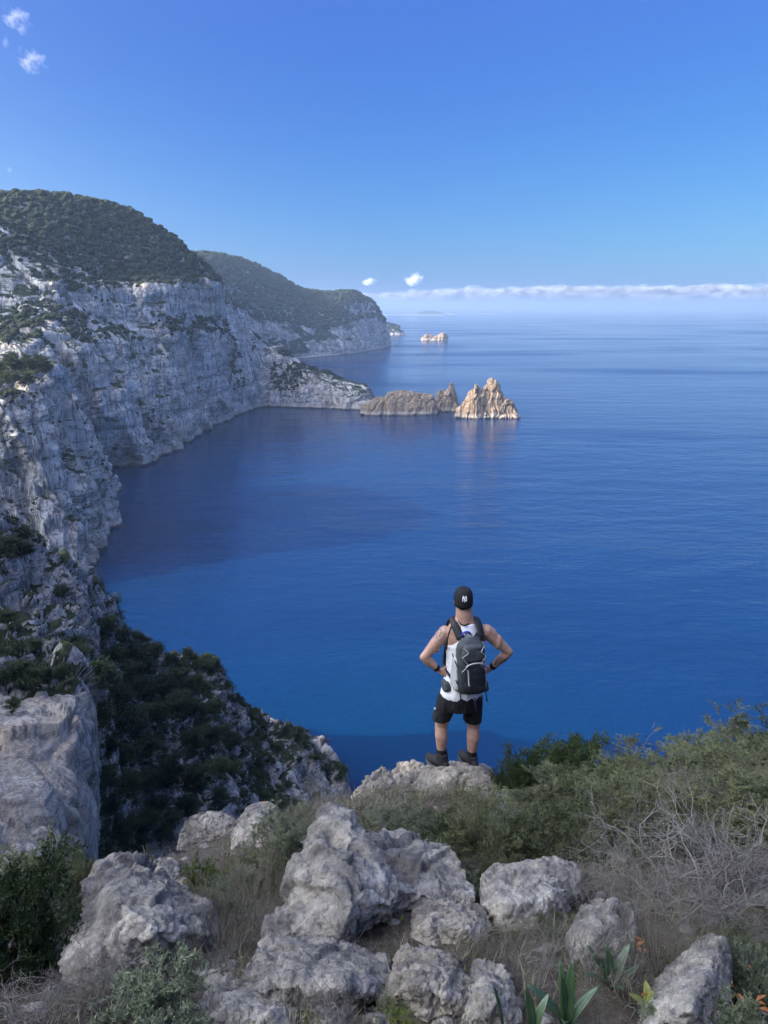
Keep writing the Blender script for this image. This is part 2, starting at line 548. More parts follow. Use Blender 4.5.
# ------------------------------------------------------------------ sea
def sea_material():
    m, nt, b = mat_new('sea_water')
    v = coords(nt)
    vw = coords(nt, (0.55, 1.0, 1.0))
    n_big = noise(nt, coords(nt, (0.6, 1.6, 1)), 0.0022, 5, 0.6)
    c = ramp(nt, n_big, [(0.35, (0.0003, 0.0170, 0.066)), (0.65, (0.0004, 0.026, 0.092))])
    # shallower water close under the near cliff: a little greener
    geo = nt.nodes.new('ShaderNodeNewGeometry')
    d = nt.nodes.new('ShaderNodeVectorMath'); d.operation = 'DISTANCE'
    nt.links.new(geo.outputs['Position'], d.inputs[0]); d.inputs[1].default_value = (0, 215, 0)
    sh = ramp(nt, math_n(nt, 'DIVIDE', d.outputs['Value'], 110.0), [(0.12, (1, 1, 1)), (0.9, (0, 0, 0))])
    c = mix(nt, math_n(nt, 'MULTIPLY', sh, 0.22), c, (0.001, 0.042, 0.072))
    nt.links.new(c, b.inputs['Base Color'])
    b.inputs['IOR'].default_value = 1.333
    # wind slicks: calmer and rougher patches
    sl = noise(nt, coords(nt, (0.35, 1.0, 1)), 0.0035, 4, 0.55)
    slk = ramp(nt, sl, [(0.36, (0.35, 0.35, 0.35)), (0.54, (0.8, 0.8, 0.8)), (0.66, (2.0, 2.0, 2.0))])
    nt.links.new(math_n(nt, 'MULTIPLY_ADD', slk, 0.10, ), b.inputs['Roughness'])
    b.inputs['Roughness'].links[0].from_node.inputs[2].default_value = 0.07
    w1 = noise(nt, vw, 0.035, 3, 0.5)
    w2 = noise(nt, vw, 0.16, 4, 0.6)
    w3 = noise(nt, vw, 0.9, 3, 0.6)
    h = math_n(nt, 'ADD', math_n(nt, 'MULTIPLY', w1, 2.2), math_n(nt, 'ADD', math_n(nt, 'MULTIPLY', w2, 0.95), math_n(nt, 'MULTIPLY', w3, 0.16)))
    h = math_n(nt, 'MULTIPLY', h, slk)
    nt.links.new(bump(nt, h, 1.0, 0.75), b.inputs['Normal'])
    return m

SEA = 42000.0
tag(add('sea', make_mesh('sea', [(-SEA, -SEA, 0), (SEA, -SEA, 0), (SEA, SEA, 0), (-SEA, SEA, 0)], np.array([[0, 1, 2, 3]])), sea_material()), kind='structure')

# ------------------------------------------------------------------ lofted cliffs
def catmull(A, t):
    """A (n, ...) control values, t float positions 0..n-1"""
    n = len(A)
    i = np.clip(np.floor(t).astype(int), 0, n - 2)
    f = (t - i).reshape((-1,) + (1,) * (A.ndim - 1))
    p0 = A[np.maximum(i - 1, 0)]; p1 = A[i]; p2 = A[i + 1]; p3 = A[np.minimum(i + 2, n - 1)]
    # reduced tension keeps ledges and rims crisp
    m1 = (p2 - p0) * 0.32; m2 = (p3 - p1) * 0.32
    f2, f3 = f * f, f * f * f
    return (2 * f3 - 3 * f2 + 1) * p1 + (f3 - 2 * f2 + f) * m1 + (-2 * f3 + 3 * f2) * p2 + (f3 - f2) * m2

def loft(ctrl, step):
    """ctrl (S, R, 3) -> dense grid, with its float station and row of every vertex"""
    C = np.asarray(ctrl, float)
    def samples(A):                       # along axis 0
        seg = np.linalg.norm(np.diff(A, axis=0), axis=2).max(1)
        out = []
        for k, L in enumerate(seg):
            n = max(2, int(L / step))
            out.append(k + np.arange(n) / n)
        return np.concatenate(out + [np.array([len(A) - 1.0])])
    tu = samples(C)
    tv = samples(C.transpose(1, 0, 2))
    A = catmull(C, tu)
    A = catmull(A.transpose(1, 0, 2), tv).transpose(1, 0, 2)
    return A, tu, tv

def grid_normals(A):
    du = np.gradient(A, axis=0); dv = np.gradient(A, axis=1)
    n = np.cross(du, dv)
    return n / (np.linalg.norm(n, axis=2)[..., None] + 1e-9)

def smoothstep(a, b, x):
    t = np.clip((x - a) / (b - a), 0, 1)
    return t * t * (3 - 2 * t)

def craggy(A, s, amp, blocky=1.0, flute=1.0, soft=None, off=0.0, ledge=0.75):
    """moves a grid along its normals: flutes, blocks, ledges and roughness; s = metres per feature"""
    Nn = grid_normals(A)
    p = A.reshape(-1, 3) / s + off
    warp = np.stack([fbm(p * 0.02 + 31, 3), fbm(p * 0.02 + 57, 3), fbm(p * 0.02 + 83, 3)], 1) * 12
    q = p + warp
    fl = ridged(q * np.array([0.022, 0.022, 0.0045]), 4) - 0.5
    d1, d2, val = worley(q * np.array([1 / 30, 1 / 30, 1 / 105.0]))
    e1, e2, val2 = worley(q * np.array([1 / 11.0, 1 / 11.0, 1 / 32.0]))
    block = (val - 0.5) * 1.4 - 1.2 * (1 - smoothstep(0, 0.16, d2 - d1))
    block2 = (val2 - 0.5) * 0.6 - 0.5 * (1 - smoothstep(0, 0.18, e2 - e1))
    z = (p[:, 2] + 5 * fbm(p * 0.012 + 11, 2)) / 21.0
    led = np.abs((z % 1.0) - 0.5) * 2
    led = smoothstep(0.0, 0.5, led) - 0.6
    rough = fbm(p * 0.09, 5, gain=0.6)
    fa, fe = facets(q * np.array([1 / 36, 1 / 36, 1 / 120.0]) + 3, 1.5)
    fb, fe2 = facets(q * np.array([1 / 13.0, 1 / 13.0, 1 / 38.0]) + 9, 1.1)
    d = amp * (flute * 1.3 * fl + blocky * (1.15 * block + 0.65 * block2 + 1.3 * fa + 0.55 * fb) + ledge * led + 0.32 * rough)
    if soft is not None:
        d = d * soft.ravel()
    return A + Nn * d.reshape(A.shape[:2])[..., None]

def loft_object(name, ctrl, step, s, amp, mat, soft_rows=None, kind='structure', blocky=1.0, flute=1.0, off=0.0, smooth=True, carve=None, ledge=0.42):
    A, tu, tv = loft(ctrl, step)
    soft = None
    if soft_rows is not None:
        soft = np.broadcast_to(np.interp(tv, np.arange(len(soft_rows)), soft_rows)[None, :], A.shape[:2])
    if carve is not None:
        A = carve(A, tu, tv)
    A = craggy(A, s, amp, blocky, flute, soft, off, ledge)
    A[..., 2] = np.maximum(A[..., 2], -3.5)
    me = make_mesh(name, A.reshape(-1, 3), grid_faces(*A.shape[:2])[:, ::-1], smooth)
    o = add(name, me, mat)
    if kind: tag(o, kind=kind)
    return o, A, tu, tv

def cols(rows):
    return np.array([[P(*q) if len(q) == 3 else np.array(q[:3]) for q in st] for st in rows])

def drop(pt, dx, dy, z):                 # a raw point offset from a pixel point
    p = P(*pt)
    return (p[0] + dx, p[1] + dy, z, 'raw')

# the long main cliff with its wooded hill: water, face, lower rim, terrace back, upper rim, front crest, dip, ridge, back
main = cols([
 [(20, 522, 470), (-30, 470, 490), (-60, 370, 520), (-110, 350, 560), (-130, 290, 600), (-140, 215, 660), (-150, 216, 720), (-160, 190, 780), (-200, 235, 900)],
 [(70, 507, 510), (45, 440, 530), (20, 345, 560), (-10, 320, 610), (-10, 290, 640), (0, 222, 700), (0, 229, 760), (0, 193, 820), (-20, 225, 950)],
 [(112, 498, 535), (95, 430, 555), (75, 350, 590), (55, 315, 640), (60, 287, 670), (55, 255, 720), (52, 263, 760), (62, 195, 850), (40, 230, 980)],
 [(165, 459, 685), (150, 400, 700), (135, 345, 720), (130, 321, 750), (125, 288, 770), (112, 280, 790), (110, 277, 810), (120, 207, 900), (100, 245, 1020)],
 [(190, 443, 765), (182, 395, 770), (178, 335, 785), (175, 323, 800), (172, 284, 815), (165, 279, 830), (160, 275, 850), (165, 232, 920), (150, 258, 1020)],
 [(215, 429, 868), (212, 385, 875), (210, 335, 885), (207, 326, 890), (205, 283, 905), (202, 280, 915), (200, 275, 925), (200, 262, 940), (195, 276, 1020)],
 [(245, 416, 980), (238, 380, 975), (230, 340, 965), (225, 325, 960), (221, 285, 955), (220, 283, 960), (219, 282, 965), (218, 280, 970), (215, 283, 1020)],
 [(270, 406, 1090), (252, 375, 1060), (232, 345, 1050), (225, 330, 1060), (219, 289, 1080), (217, 287, 1090), (216, 286, 1095), (215, 286, 1100), (210, 289, 1120)],
 [(230, 384, 1400), (222, 360, 1400), (214, 338, 1400), (210, 328, 1400), (207, 294, 1400), (206, 293, 1400), (205, 292, 1400), (204, 291, 1400), (200, 295, 1420)],
])
main = np.concatenate([np.array([[(-420, 430, -3), (-430, 450, 60), (-450, 480, 110), (-480, 500, 130), (-510, 520, 190), (-560, 545, 280), (-580, 560, 290), (-620, 580, 330), (-700, 640, 250)]], float), main])
def cleft(A, tu, tv):
    """the dark slanting cleft behind the near buttress"""
    Nn = grid_normals(A)
    U = tu[:, None]; V = tv[None, :]
    c = 3.55 - 0.33 * V
    g = np.exp(-((U - c) / 0.12) ** 2) * smoothstep(-0.2, 0.3, V) * smoothstep(2.5, 2.0, V)
    sgn = np.sign(Nn[..., 0:1].mean())
    return A - sgn * Nn * (g * 62.0)[..., None]
cliff_o, cliff_A, cliff_u, cliff_v = loft_object('cliff', main, 1.9, 1.0, 3.6, M['cliff'], [1.2, 1, 1, 0.45, 0.9, 0.25, 0.18, 0.18, 0.2], carve=cleft)

# the nearer buttress with the small wooded top
butt = cols([
 [(-60, 600, 328), (-60, 500, 345), (-60, 430, 355), (-60, 396, 365), (-60, 366, 415), (-60, 372, 470)],
 [(0, 602, 336), (0, 500, 355), (0, 430, 365), (0, 393, 375), (0, 364, 420), (0, 372, 480)],
 [(60, 592, 345), (45, 500, 370), (35, 430, 378), (30, 386, 385), (40, 362, 425), (40, 372, 485)],
 [(88, 569, 379), (77, 500, 392), (62, 440, 398), (50, 388, 400), (54, 363, 430), (48, 374, 490)],
 [(118, 534, 448), (106, 490, 450), (86, 440, 447), (64, 394, 440), (62, 366, 450), (56, 376, 490)],
 [(113, 513, 500), (102, 475, 503), (86, 432, 500), (68, 396, 490), (63, 372, 490), (56, 380, 510)],
 [(80, 500, 530), (75, 470, 530), (60, 432, 530), (50, 405, 520), (48, 384, 515), (48, 384, 520)],
])
butt_o, butt_A, butt_u, butt_v = loft_object('buttress', butt, 1.1, 0.75, 3.0, M['cliff'], [1.3, 1, 1, 0.8, 0.3, 0.3], off=40, flute=1.4)

# low promontory that ends the bay
prom = cols([
 [(222, 424, 905), (230, 385, 930), (238, 345, 1000), (250, 330, 1070), (255, 340, 1150), drop((262, 409, 1029), -10, 260, -3)],
 [(262, 411, 1029), (262, 385, 1040), (262, 352, 1075), (268, 345, 1110), (268, 355, 1160), drop((262, 409, 1029), 10, 240, -3)],
 [(300, 413, 1022), (298, 393, 1032), (284, 352, 1075), (283, 348, 1095), (290, 360, 1130), drop((300, 411, 1022), 0, 160, -3)],
 [(330, 414, 1012), (330, 395, 1022), (306, 369, 1060), (308, 366, 1075), (312, 378, 1110), drop((330, 411, 1015), 0, 130, -3)],
 [(355, 416, 1002), (354, 398, 1010), (338, 380, 1045), (342, 378, 1060), (345, 386, 1090), drop((355, 411, 1005), 0, 110, -3)],
 [(370, 416, 995), (370, 401, 1004), (364, 388, 1025), (366, 386, 1040), (368, 392, 1060), drop((372, 411, 1000), 0, 80, -3)],
 [(382, 416, 1000), (378, 408, 1012), (373, 398, 1025), (373, 397, 1035), (374, 400, 1045), drop((378, 411, 1005), 0, 50, -3)],
])
prom_o, prom_A, prom_u, prom_v = loft_object('promontory', prom, 1.7, 0.9, 2.2, M['cliff'], [0.6, 1, 0.7, 0.5, 0.5, 0.5], off=13)

# far headland in the haze
head = cols([
 [(200, 385, 1400), (190, 340, 1500), (185, 300, 1560), (185, 270, 1650), (185, 252, 1800), (185, 262, 2000), (190, 290, 2300)],
 [(235, 373, 1640), (228, 340, 1680), (222, 297, 1720), (220, 275, 1780), (215, 254, 1950), (215, 264, 2150), (220, 290, 2400)],
 [(268, 366, 1830), (262, 340, 1860), (252, 312, 1900), (248, 290, 1960), (243, 260, 2080), (240, 270, 2300), (240, 295, 2500)],
 [(300, 361, 2010), (294, 340, 2040), (284, 318, 2090), (278, 300, 2130), (268, 270, 2220), (264, 280, 2400), (264, 300, 2600)],
 [(326, 359, 2110), (322, 342, 2140), (316, 325, 2190), (310, 308, 2240), (300, 288, 2320), (296, 294, 2480), (296, 304, 2650)],
 [(345, 357, 2200), (342, 342, 2220), (338, 322, 2260), (334, 306, 2300), (328, 292, 2380), (326, 297, 2520), (326, 304, 2700)],
 [(366, 354, 2330), (362, 338, 2350), (357, 315, 2370), (354, 299, 2390), (349, 290, 2430), (346, 294, 2560), (346, 304, 2700)],
 [(384, 350, 2520), (380, 334, 2520), (374, 314, 2520), (369, 301, 2520), (362, 294, 2540), (358, 298, 2640), (356, 306, 2750)],
 [(392, 347, 2700), (389, 335, 2690), (384, 321, 2680), (380, 311, 2670), (374, 304, 2680), (368, 306, 2750), (364, 312, 2850)],
 [(388, 345, 2900), (385, 334, 2880), (380, 324, 2850), (376, 316, 2850), (370, 310, 2850), (366, 311, 2900), (362, 314, 3000)],
])
head_o, head_A, head_u, head_v = loft_object('headland', head, 6.0, 2.4, 3.4, M['far'], [0.6, 1, 1, 0.7, 0.3, 0.3, 0.3], off=71)

# ------------------------------------------------------------------ rocks standing in the sea
def sea_rock(name, label, outline, base, Y, thick, step, s, amp, mat, cat='sea stack', group=None):
    """outline = [(px, py top, depth offset of the crest)], base = [py of the waterline at the same points]"""
    st = []
    for k, ((px, py, dy), pb) in enumerate(zip(outline, base)):
        b = P(px, pb, Y); t = P(px, py, Y + dy); b[2] = -3
        h = max(t[2], 0.5)
        th = thick * (0.35 + 0.65 * math.sin(math.pi * (k + 0.5) / len(outline)))
        y0 = Y + dy - th * 0.5
        sx = P(px, py, Y)[0]
        ring = [(sx, y0, -3), (sx, y0 + th * 0.08, h * 0.3), (sx, y0 + th * 0.2, h * 0.68), (sx, y0 + th * 0.38, h * 0.97), (sx, y0 + th * 0.56, h * 0.97), (sx, y0 + th * 0.8, h * 0.6), (sx, y0 + th, -3)]
        st.append([np.array(r, float) for r in ring])
    e0 = [np.array([st[0][0][0] - 1.5, p[1], -3.3]) for p in st[0]]
    e1 = [np.array([st[-1][0][0] + 1.5, p[1], -3.3]) for p in st[-1]]
    o, A, _, _ = loft_object(name, np.array([e0] + st + [e1]), step, s, amp, mat, kind=None, off=Y * 0.37, ledge=0.15, flute=1.4)
    return tag(o, label, cat, group)

sea_rock('sea_rock', 'low flat-topped tan rock lying between the promontory and the pinnacles',
         [(362, 410, 0), (366, 403, 0), (376, 397, 2), (390, 392, 4), (402, 389.5, 6), (412, 391, 6), (424, 392.5, 6), (433, 394, 6), (438, 404, 6)],
         [416, 417, 418, 418, 418, 418, 417, 416, 414], 962, 34, 0.65, 0.42, 1.1, M['stack'])
sea_rock('sea_stack', 'small twin-topped rock pinnacle between the flat rock and the tallest stack',
         [(435, 404, 8), (438, 392, 8), (441, 389, 8), (444, 391, 8), (447, 389, 8), (450, 383, 8), (454, 384, 8), (457, 398, 8), (459, 406, 8)],
         [412] * 9, 985, 26, 0.55, 0.36, 1.3, M['stack'])
sea_rock('sea_stack', 'tallest jagged tan sea stack, standing furthest out from the promontory',
         [(456, 409, -4), (461, 404, -4), (466, 398, -4), (470, 390, -4), (474, 383, -4), (477, 385, -3), (480, 391, -2), (484, 389, 0), (488, 380, 2), (492, 378.5, 2), (497, 382, 2), (500, 390, 0), (504, 397, -2), (508, 401, -4), (511, 402, -6), (515, 408, -6), (518, 415, -6)],
         [413, 414, 415, 416, 416, 417, 417, 418, 418, 419, 419, 419, 420, 420, 420, 420, 420], 938, 34, 0.55, 0.36, 1.5, M['stack'])
sea_rock('islet', 'lone rugged islet standing offshore beyond the far headland',
         [(423, 338, 0), (427, 335, 0), (432, 336, 0), (437, 334, 0), (441, 332, 0), (445, 331, 0), (448, 334, 0)], [341] * 7, 3150, 70, 2.5, 1.2, 3.5, M['stack'], 'islet')
sea_rock('cape', 'small low cape peeping out behind the far headland',
         [(372, 322, 0), (380, 322, 0), (387, 323, 0), (394, 325, 0), (400, 328, 0), (404, 333, 0)], [336] * 6, 3800, 160, 5, 2.0, 4.0, M['far'], 'cape')

def low_island(px0, px1, tops, Y, label):
    xs = np.linspace(px0, px1, len(tops))
    st = []
    for x, t in zip(xs, tops):
        p = P(x, 308, Y); h = t * Y / F
        st.append([np.array([p[0], Y - 150, -3.0]), np.array([p[0], Y - 90, h * 0.7]), np.array([p[0], Y, h]), np.array([p[0], Y + 120, h * 0.8]), np.array([p[0], Y + 250, -3.0])])
    o, A, _, _ = loft_object('island', np.array(st), 26, 12, 5, M['far'], kind=None)
    return tag(o, label, 'island')
low_island(362, 418, [0.3, 1.0, 1.3, 1.1, 1.4, 1.2, 0.5], 12800, 'thin low strip of island on the horizon left of the humped one')
low_island(414, 444, [0.6, 2.6, 3.4, 4.2, 4.6, 4.2, 3.6, 0.5], 12500, 'humped grey island on the horizon above the lone islet')
low_island(447, 458, [0.3, 1.6, 2.0, 1.4, 0.3], 14000, 'tiny dark island on the horizon just right of the humped one')
low_island(480, 494, [0.3, 1.0, 1.3, 1.0, 0.3], 15000, 'faintest, rightmost sliver of island on the horizon')

# ------------------------------------------------------------------ near cliff: pale wall, wooded hollow, ridge running down to the sea
def back(pt, dx=-6, dy=20):
    p = P(*pt)
    return (p[0] + dx, p[1] + dy, p[2] * 0.3, 'raw'), (p[0] + dx * 2, p[1] + dy * 1.8, -3.3, 'raw')
spur_px = [
 [(-120, 960, 50), (-110, 820, 60), (-100, 705, 78), (-90, 640, 96), (-85, 560, 112), (-80, 495, 128)],
 [(-40, 940, 52), (-40, 810, 63), (-40, 695, 83), (-40, 640, 100), (-40, 570, 117), (-40, 500, 134)],
 [(0, 930, 54), (0, 800, 66), (0, 690, 87), (0, 640, 104), (0, 580, 121), (0, 514, 139)],
 [(40, 930, 56), (45, 800, 68), (45, 695, 89), (38, 645, 107), (35, 590, 126), (28, 541, 146)],
 [(78, 930, 62), (82, 800, 73), (80, 690, 92), (76, 652, 110), (72, 605, 132), (70, 572, 155)],
 [(92, 930, 74), (97, 800, 84), (95, 702, 98), (93, 655, 116), (92, 618, 140), (92, 588, 162)],
 [(92, 930, 98), (98, 800, 106), (98, 715, 114), (103, 665, 130), (108, 632, 150), (110, 603, 168)],
 [(130, 925, 110), (130, 810, 120), (130, 740, 132), (130, 695, 147), (130, 662, 162), (131, 632, 176)],
 [(180, 915, 118), (180, 820, 127), (180, 760, 139), (180, 715, 156), (181, 683, 172), (182, 657, 186)],
 [(216, 905, 124), (214, 815, 132), (214, 765, 144), (214, 722, 161), (215, 690, 177), (214, 662, 189)],
 [(250, 900, 130), (250, 820, 140), (250, 785, 152), (250, 755, 167), (250, 730, 181), (248, 704, 193)],
 [(285, 895, 136), (282, 825, 148), (282, 796, 159), (282, 770, 171), (282, 748, 183), (280, 724, 193)],
 [(312, 895, 140), (312, 832, 152), (312, 806, 162), (312, 784, 173), (312, 764, 183), (312, 742, 191)],
 [(336, 895, 146), (336, 838, 156), (335, 816, 165), (335, 798, 174), (336, 782, 182), (336, 765, 189)],
 [(350, 895, 156), (349, 845, 164), (348, 826, 170), (348, 812, 177), (348, 800, 183), (346, 787, 188)],
 [(358, 880, 178), (357, 860, 180), (356, 845, 182), (355, 833, 184), (354, 822, 187), (353, 812, 190)],
]
spur = [st + list(back(st[-1])) for st in spur_px]
# out of the picture to the left the cliff goes on as a hillside
for x_, dz in ((-105, 0), (-160, 12), (-330, 30)):
    spur.insert(0, [(x_, y_, z_ + dz, 'raw') for y_, z_ in ((42, 88), (54, 96), (70, 104), (90, 113), (108, 111), (126, 103), (146, 35), (162, -3.3))])
spur = cols(spur)
spur_o, spur_A, spur_u, spur_v = loft_object('crag', spur, 0.55, 0.26, 1.15, M['spur'], [0.4, 0.32, 0.6, 1, 1, 1.0, 1, 0.6], off=5, blocky=1.1)
# the smooth pale wall keeps its own weathering
spur_o.data.materials.append(M['wall'])
iu, iv = np.meshgrid(cliff_u[:0], cliff_v[:0])
fu = np.repeat((spur_u[:-1] + spur_u[1:]) / 2, len(spur_v) - 1)
fv = np.tile((spur_v[:-1] + spur_v[1:]) / 2, len(spur_u) - 1)
spur_o.data.polygons.foreach_set("material_index", ((fu < 8.6) & (fv < 2.05)).astype(np.int32))

# ------------------------------------------------------------------ the slope the photographer stands on
def edge_y(x):
    """where the ground breaks off into the cliff"""
    e = np.interp(x, [-14, -3, -1.7, -1.1, -0.3, 0.4, 1.2, 2.0, 3.6, 8, 40], [3.2, 3.4, 3.9, 4.5, 5.3, 6.7, 6.6, 6.3, 7.1, 8, 12])
    return np.where(x < -14, np.minimum(3.2 + (-x - 14) / 1.3, 120), e)

def ground_base(x, y):
    x = np.asarray(x, float); y = np.asarray(y, float)
    z = -1.27 - 0.455 * y
    z = z - 0.16 * np.exp(-((x + 1.4) / 0.8) ** 2 - ((y - 3.2) / 1.2) ** 2)
    z = z - 0.30 * np.exp(-((x - 0.45) / 0.75) ** 2 - ((y - 6.15) / 0.55) ** 2)
    z = z + 0.10 * smoothstep(0.6, 3.5, x) * smoothstep(1.0, 5.0, y)
    r = 0.57 * np.maximum(0, -x - 9)
    z = z + 62 * (1 - np.exp(-r / 62)) * (1 - 0.55 * smoothstep(20, 110, y)) + 0.12 * np.minimum(np.maximum(0, x - 5), 60)
    up = np.maximum(0, -y - 6)
    z = z - 0.455 * up + 50 * (1 - np.exp(-0.455 * up / 50))
    over = y - edge_y(x)
    z = z - 1.25 * np.maximum(0, over) - 0.25 * smoothstep(-0.5, 0.5, over)
    return z + H

def ground_hit(px, py):
    r = ray(px, py)
    lo, hi = 0.3, 60.0
    ys = np.linspace(0.6, 12, 1500)
    t = ys / r[1]
    z = H + r[2] * t
    g = ground_base(r[0] * t, ys)
    k = np.argmax(z < g)
    if z[k] >= g[k]: k = len(ys) - 1
    return np.array([r[0] * t[k], ys[k], g[k]])

def terrain():
    nx, ny = 620, 620
    u = np.linspace(-1, 1, nx)
    x = 0.2 + 1.6 * np.sinh(u * 6.1)
    v = np.linspace(-1, 1, ny)
    y = 3.6 + 1.6 * np.sinh(v * 5.75)
    X, Y = np.meshgrid(x, y, indexing='ij')
    Z = ground_base(X, Y)
    p = np.stack([X, Y, Z], -1).reshape(-1, 3)
    near = np.exp(-((X ** 2 + (Y - 3) ** 2) / 400.0)).ravel()
    d = 0.10 * fbm(p * 1.1, 4) + 0.035 * fbm(p * 5.0, 4) + 0.012 * fbm(p * 22.0, 3)
    far = 5.0 * fbm(p * 0.03, 5) * np.clip(1 - near * 1.02, 0, 1)
    Z = Z + (d * (0.3 + 0.7 * near) + far).reshape(Z.shape)
    Z = np.maximum(Z, -3.6)
    V = np.stack([X, Y, Z], -1).reshape(-1, 3)
    return make_mesh('ground', V, grid_faces(nx, ny)), (x, y, Z)

def ground_material():
    m, nt, b = mat_new('dry_earth')
    v = coords(nt)
    n1 = noise(nt, v, 2.2, 6, 0.65); n2 = noise(nt, v, 30, 6, 0.7); n3 = noise(nt, v, 140, 3, 0.6)
    c = ramp(nt, n1, [(0.35, (0.060, 0.048, 0.036)), (0.55, (0.115, 0.098, 0.076)), (0.70, (0.20, 0.185, 0.16))])
    c = mix(nt, 0.8, c, ramp(nt, n2, [(0.3, (0.35, 0.34, 0.33)), (0.62, (1.15, 1.12, 1.06))]), 'MULTIPLY')
    gr = noise(nt, v, 5.0, 5, 0.7)
    c = mix(nt, ramp(nt, gr, [(0.56, (0, 0, 0)), (0.70, (0.8, 0.8, 0.8))]), c, (0.035, 0.045, 0.016))
    nt.links.new(c, b.inputs['Base Color'])
    b.inputs['Roughness'].default_value = 0.95
    b.inputs['Specular IOR Level'].default_value = 0.1
    bn = bump(nt, n2, 0.9, 0.04)
    bn = bump(nt, n3, 0.6, 0.008, bn)
    nt.links.new(bn, b.inputs['Normal'])
    return m
g_me, (gx, gy, gZ) = terrain()
ground_o = tag(add('ground', g_me, ground_material()), kind='structure')

def ground_z(x, y):
    i = int(np.clip(np.searchsorted(gx, x), 1, len(gx) - 1)); j = int(np.clip(np.searchsorted(gy, y), 1, len(gy) - 1))
    fx = (x - gx[i - 1]) / (gx[i] - gx[i - 1]); fy = (y - gy[j - 1]) / (gy[j] - gy[j - 1])
    return (gZ[i - 1, j - 1] * (1 - fx) + gZ[i, j - 1] * fx) * (1 - fy) + (gZ[i - 1, j] * (1 - fx) + gZ[i, j] * fx) * fy

# ------------------------------------------------------------------ air
def haze():
    m, nt, b = mat_new('haze_air')
    nt.nodes.remove(b)
    vol = nt.nodes.new('ShaderNodeVolumePrincipled')
    vol.inputs['Color'].default_value = (0.36, 0.50, 0.70, 1)
    vol.inputs['Density'].default_value = 0.000105
    vol.inputs['Anisotropy'].default_value = 0.25
    nt.links.new(vol.outputs[0], nt.nodes['Material Output'].inputs['Volume'])
    s = 45000.0; z0, z1 = -6.0, 300.0
    V = [(x, y, z) for z in (z0, z1) for y in (-s, s) for x in (-s, s)]
    Q = np.array([[0, 2, 3, 1], [4, 5, 7, 6], [0, 1, 5, 4], [1, 3, 7, 5], [3, 2, 6, 7], [2, 0, 4, 6]])
    tag(add('haze', make_mesh('haze', V, Q, False), m), kind='stuff')
haze()

# ------------------------------------------------------------------ clouds
def cloud_material(dens, scale, name, thr=(0.42, 0.62)):
    m, nt, b = mat_new(name)
    nt.nodes.remove(b)
    vol = nt.nodes.new('ShaderNodeVolumePrincipled')
    vol.inputs['Color'].default_value = (1, 1, 1, 1)
    vol.inputs['Anisotropy'].default_value = 0.0
    v = coords(nt)
    n = noise(nt, v, scale, 6, 0.62)
    # fall off towards the rim of the puff (generated coordinates run 0..1 over it)
    g = nt.nodes.new('ShaderNodeTexCoord')
    d = nt.nodes.new('ShaderNodeVectorMath'); d.operation = 'DISTANCE'
    nt.links.new(g.outputs['Generated'], d.inputs[0]); d.inputs[1].default_value = (0.5, 0.5, 0.5)
    k = math_n(nt, 'SUBTRACT', n, math_n(nt, 'MULTIPLY', d.outputs['Value'], 0.45))
    r = ramp(nt, k, [(thr[0] - 0.12, (0, 0, 0)), (thr[1] - 0.12, (1, 1, 1))])
    nt.links.new(math_n(nt, 'MULTIPLY', r, dens), vol.inputs['Density'])
    nt.links.new(vol.outputs[0], nt.nodes['Material Output'].inputs['Volume'])
    return m

def ico(sub):
    bm = bmesh.new()
    bmesh.ops.create_icosphere(bm, subdivisions=sub, radius=1.0)
    V = np.array([v.co[:] for v in bm.verts]); T = np.array([[v.index for v in f.verts] for f in bm.faces])
    bm.free()
    return V, T
ICO1, ICO2, ICO3 = ico(1), ico(2), ico(3)

def cloud(px, py, w, h, Y, label, mat, tilt=0.0):
    c = P(px, py, Y)
    rw, rh = w / 2 * Y / F * 1.05, h / 2 * Y / F * 1.05
    V, T = ICO3
    V = V * np.array([rw, rw * 0.6, rh])
    ct, stt = math.cos(tilt), math.sin(tilt)
    V = np.stack([V[:, 0] * ct - V[:, 2] * stt, V[:, 1], V[:, 0] * stt + V[:, 2] * ct], 1)
    o = add('cloud', make_mesh('cloud', V, T), mat, loc=tuple(c))
    return tag(o, label, 'cloud', 'small clouds in the blue sky')

YC = 4000.0
wisp = cloud_material(0.009, 0.026, 'wispy_cloud', (0.49, 0.72))
cloud(14, 17, 34, 18, YC, 'topmost wispy white cloud in the upper left corner', wisp, -0.25)
cloud(23, 28, 16, 12, YC, 'small faint cloud scrap just under the topmost wisp', wisp)
cloud(6, 40, 9, 14, YC, 'tiny upright cloud scrap at the left edge', wisp)
cloud(30, 60, 34, 22, YC, 'slanted white wisp, lowest and brightest of the upper left clouds', wisp, -0.35)
cloud(10, 169, 9, 7, YC, 'tiny white cloud speck above the wooded hill', wisp)
puff = cloud_material(0.006, 0.0030, 'puffy_cloud', (0.44, 0.62))
cloud(414, 279, 20, 14, 26000, 'bright little cumulus puff above the far headland tip', puff)
cloud(369, 281, 16, 9, 26000, 'fainter flat puff left of the bright little cumulus', puff)

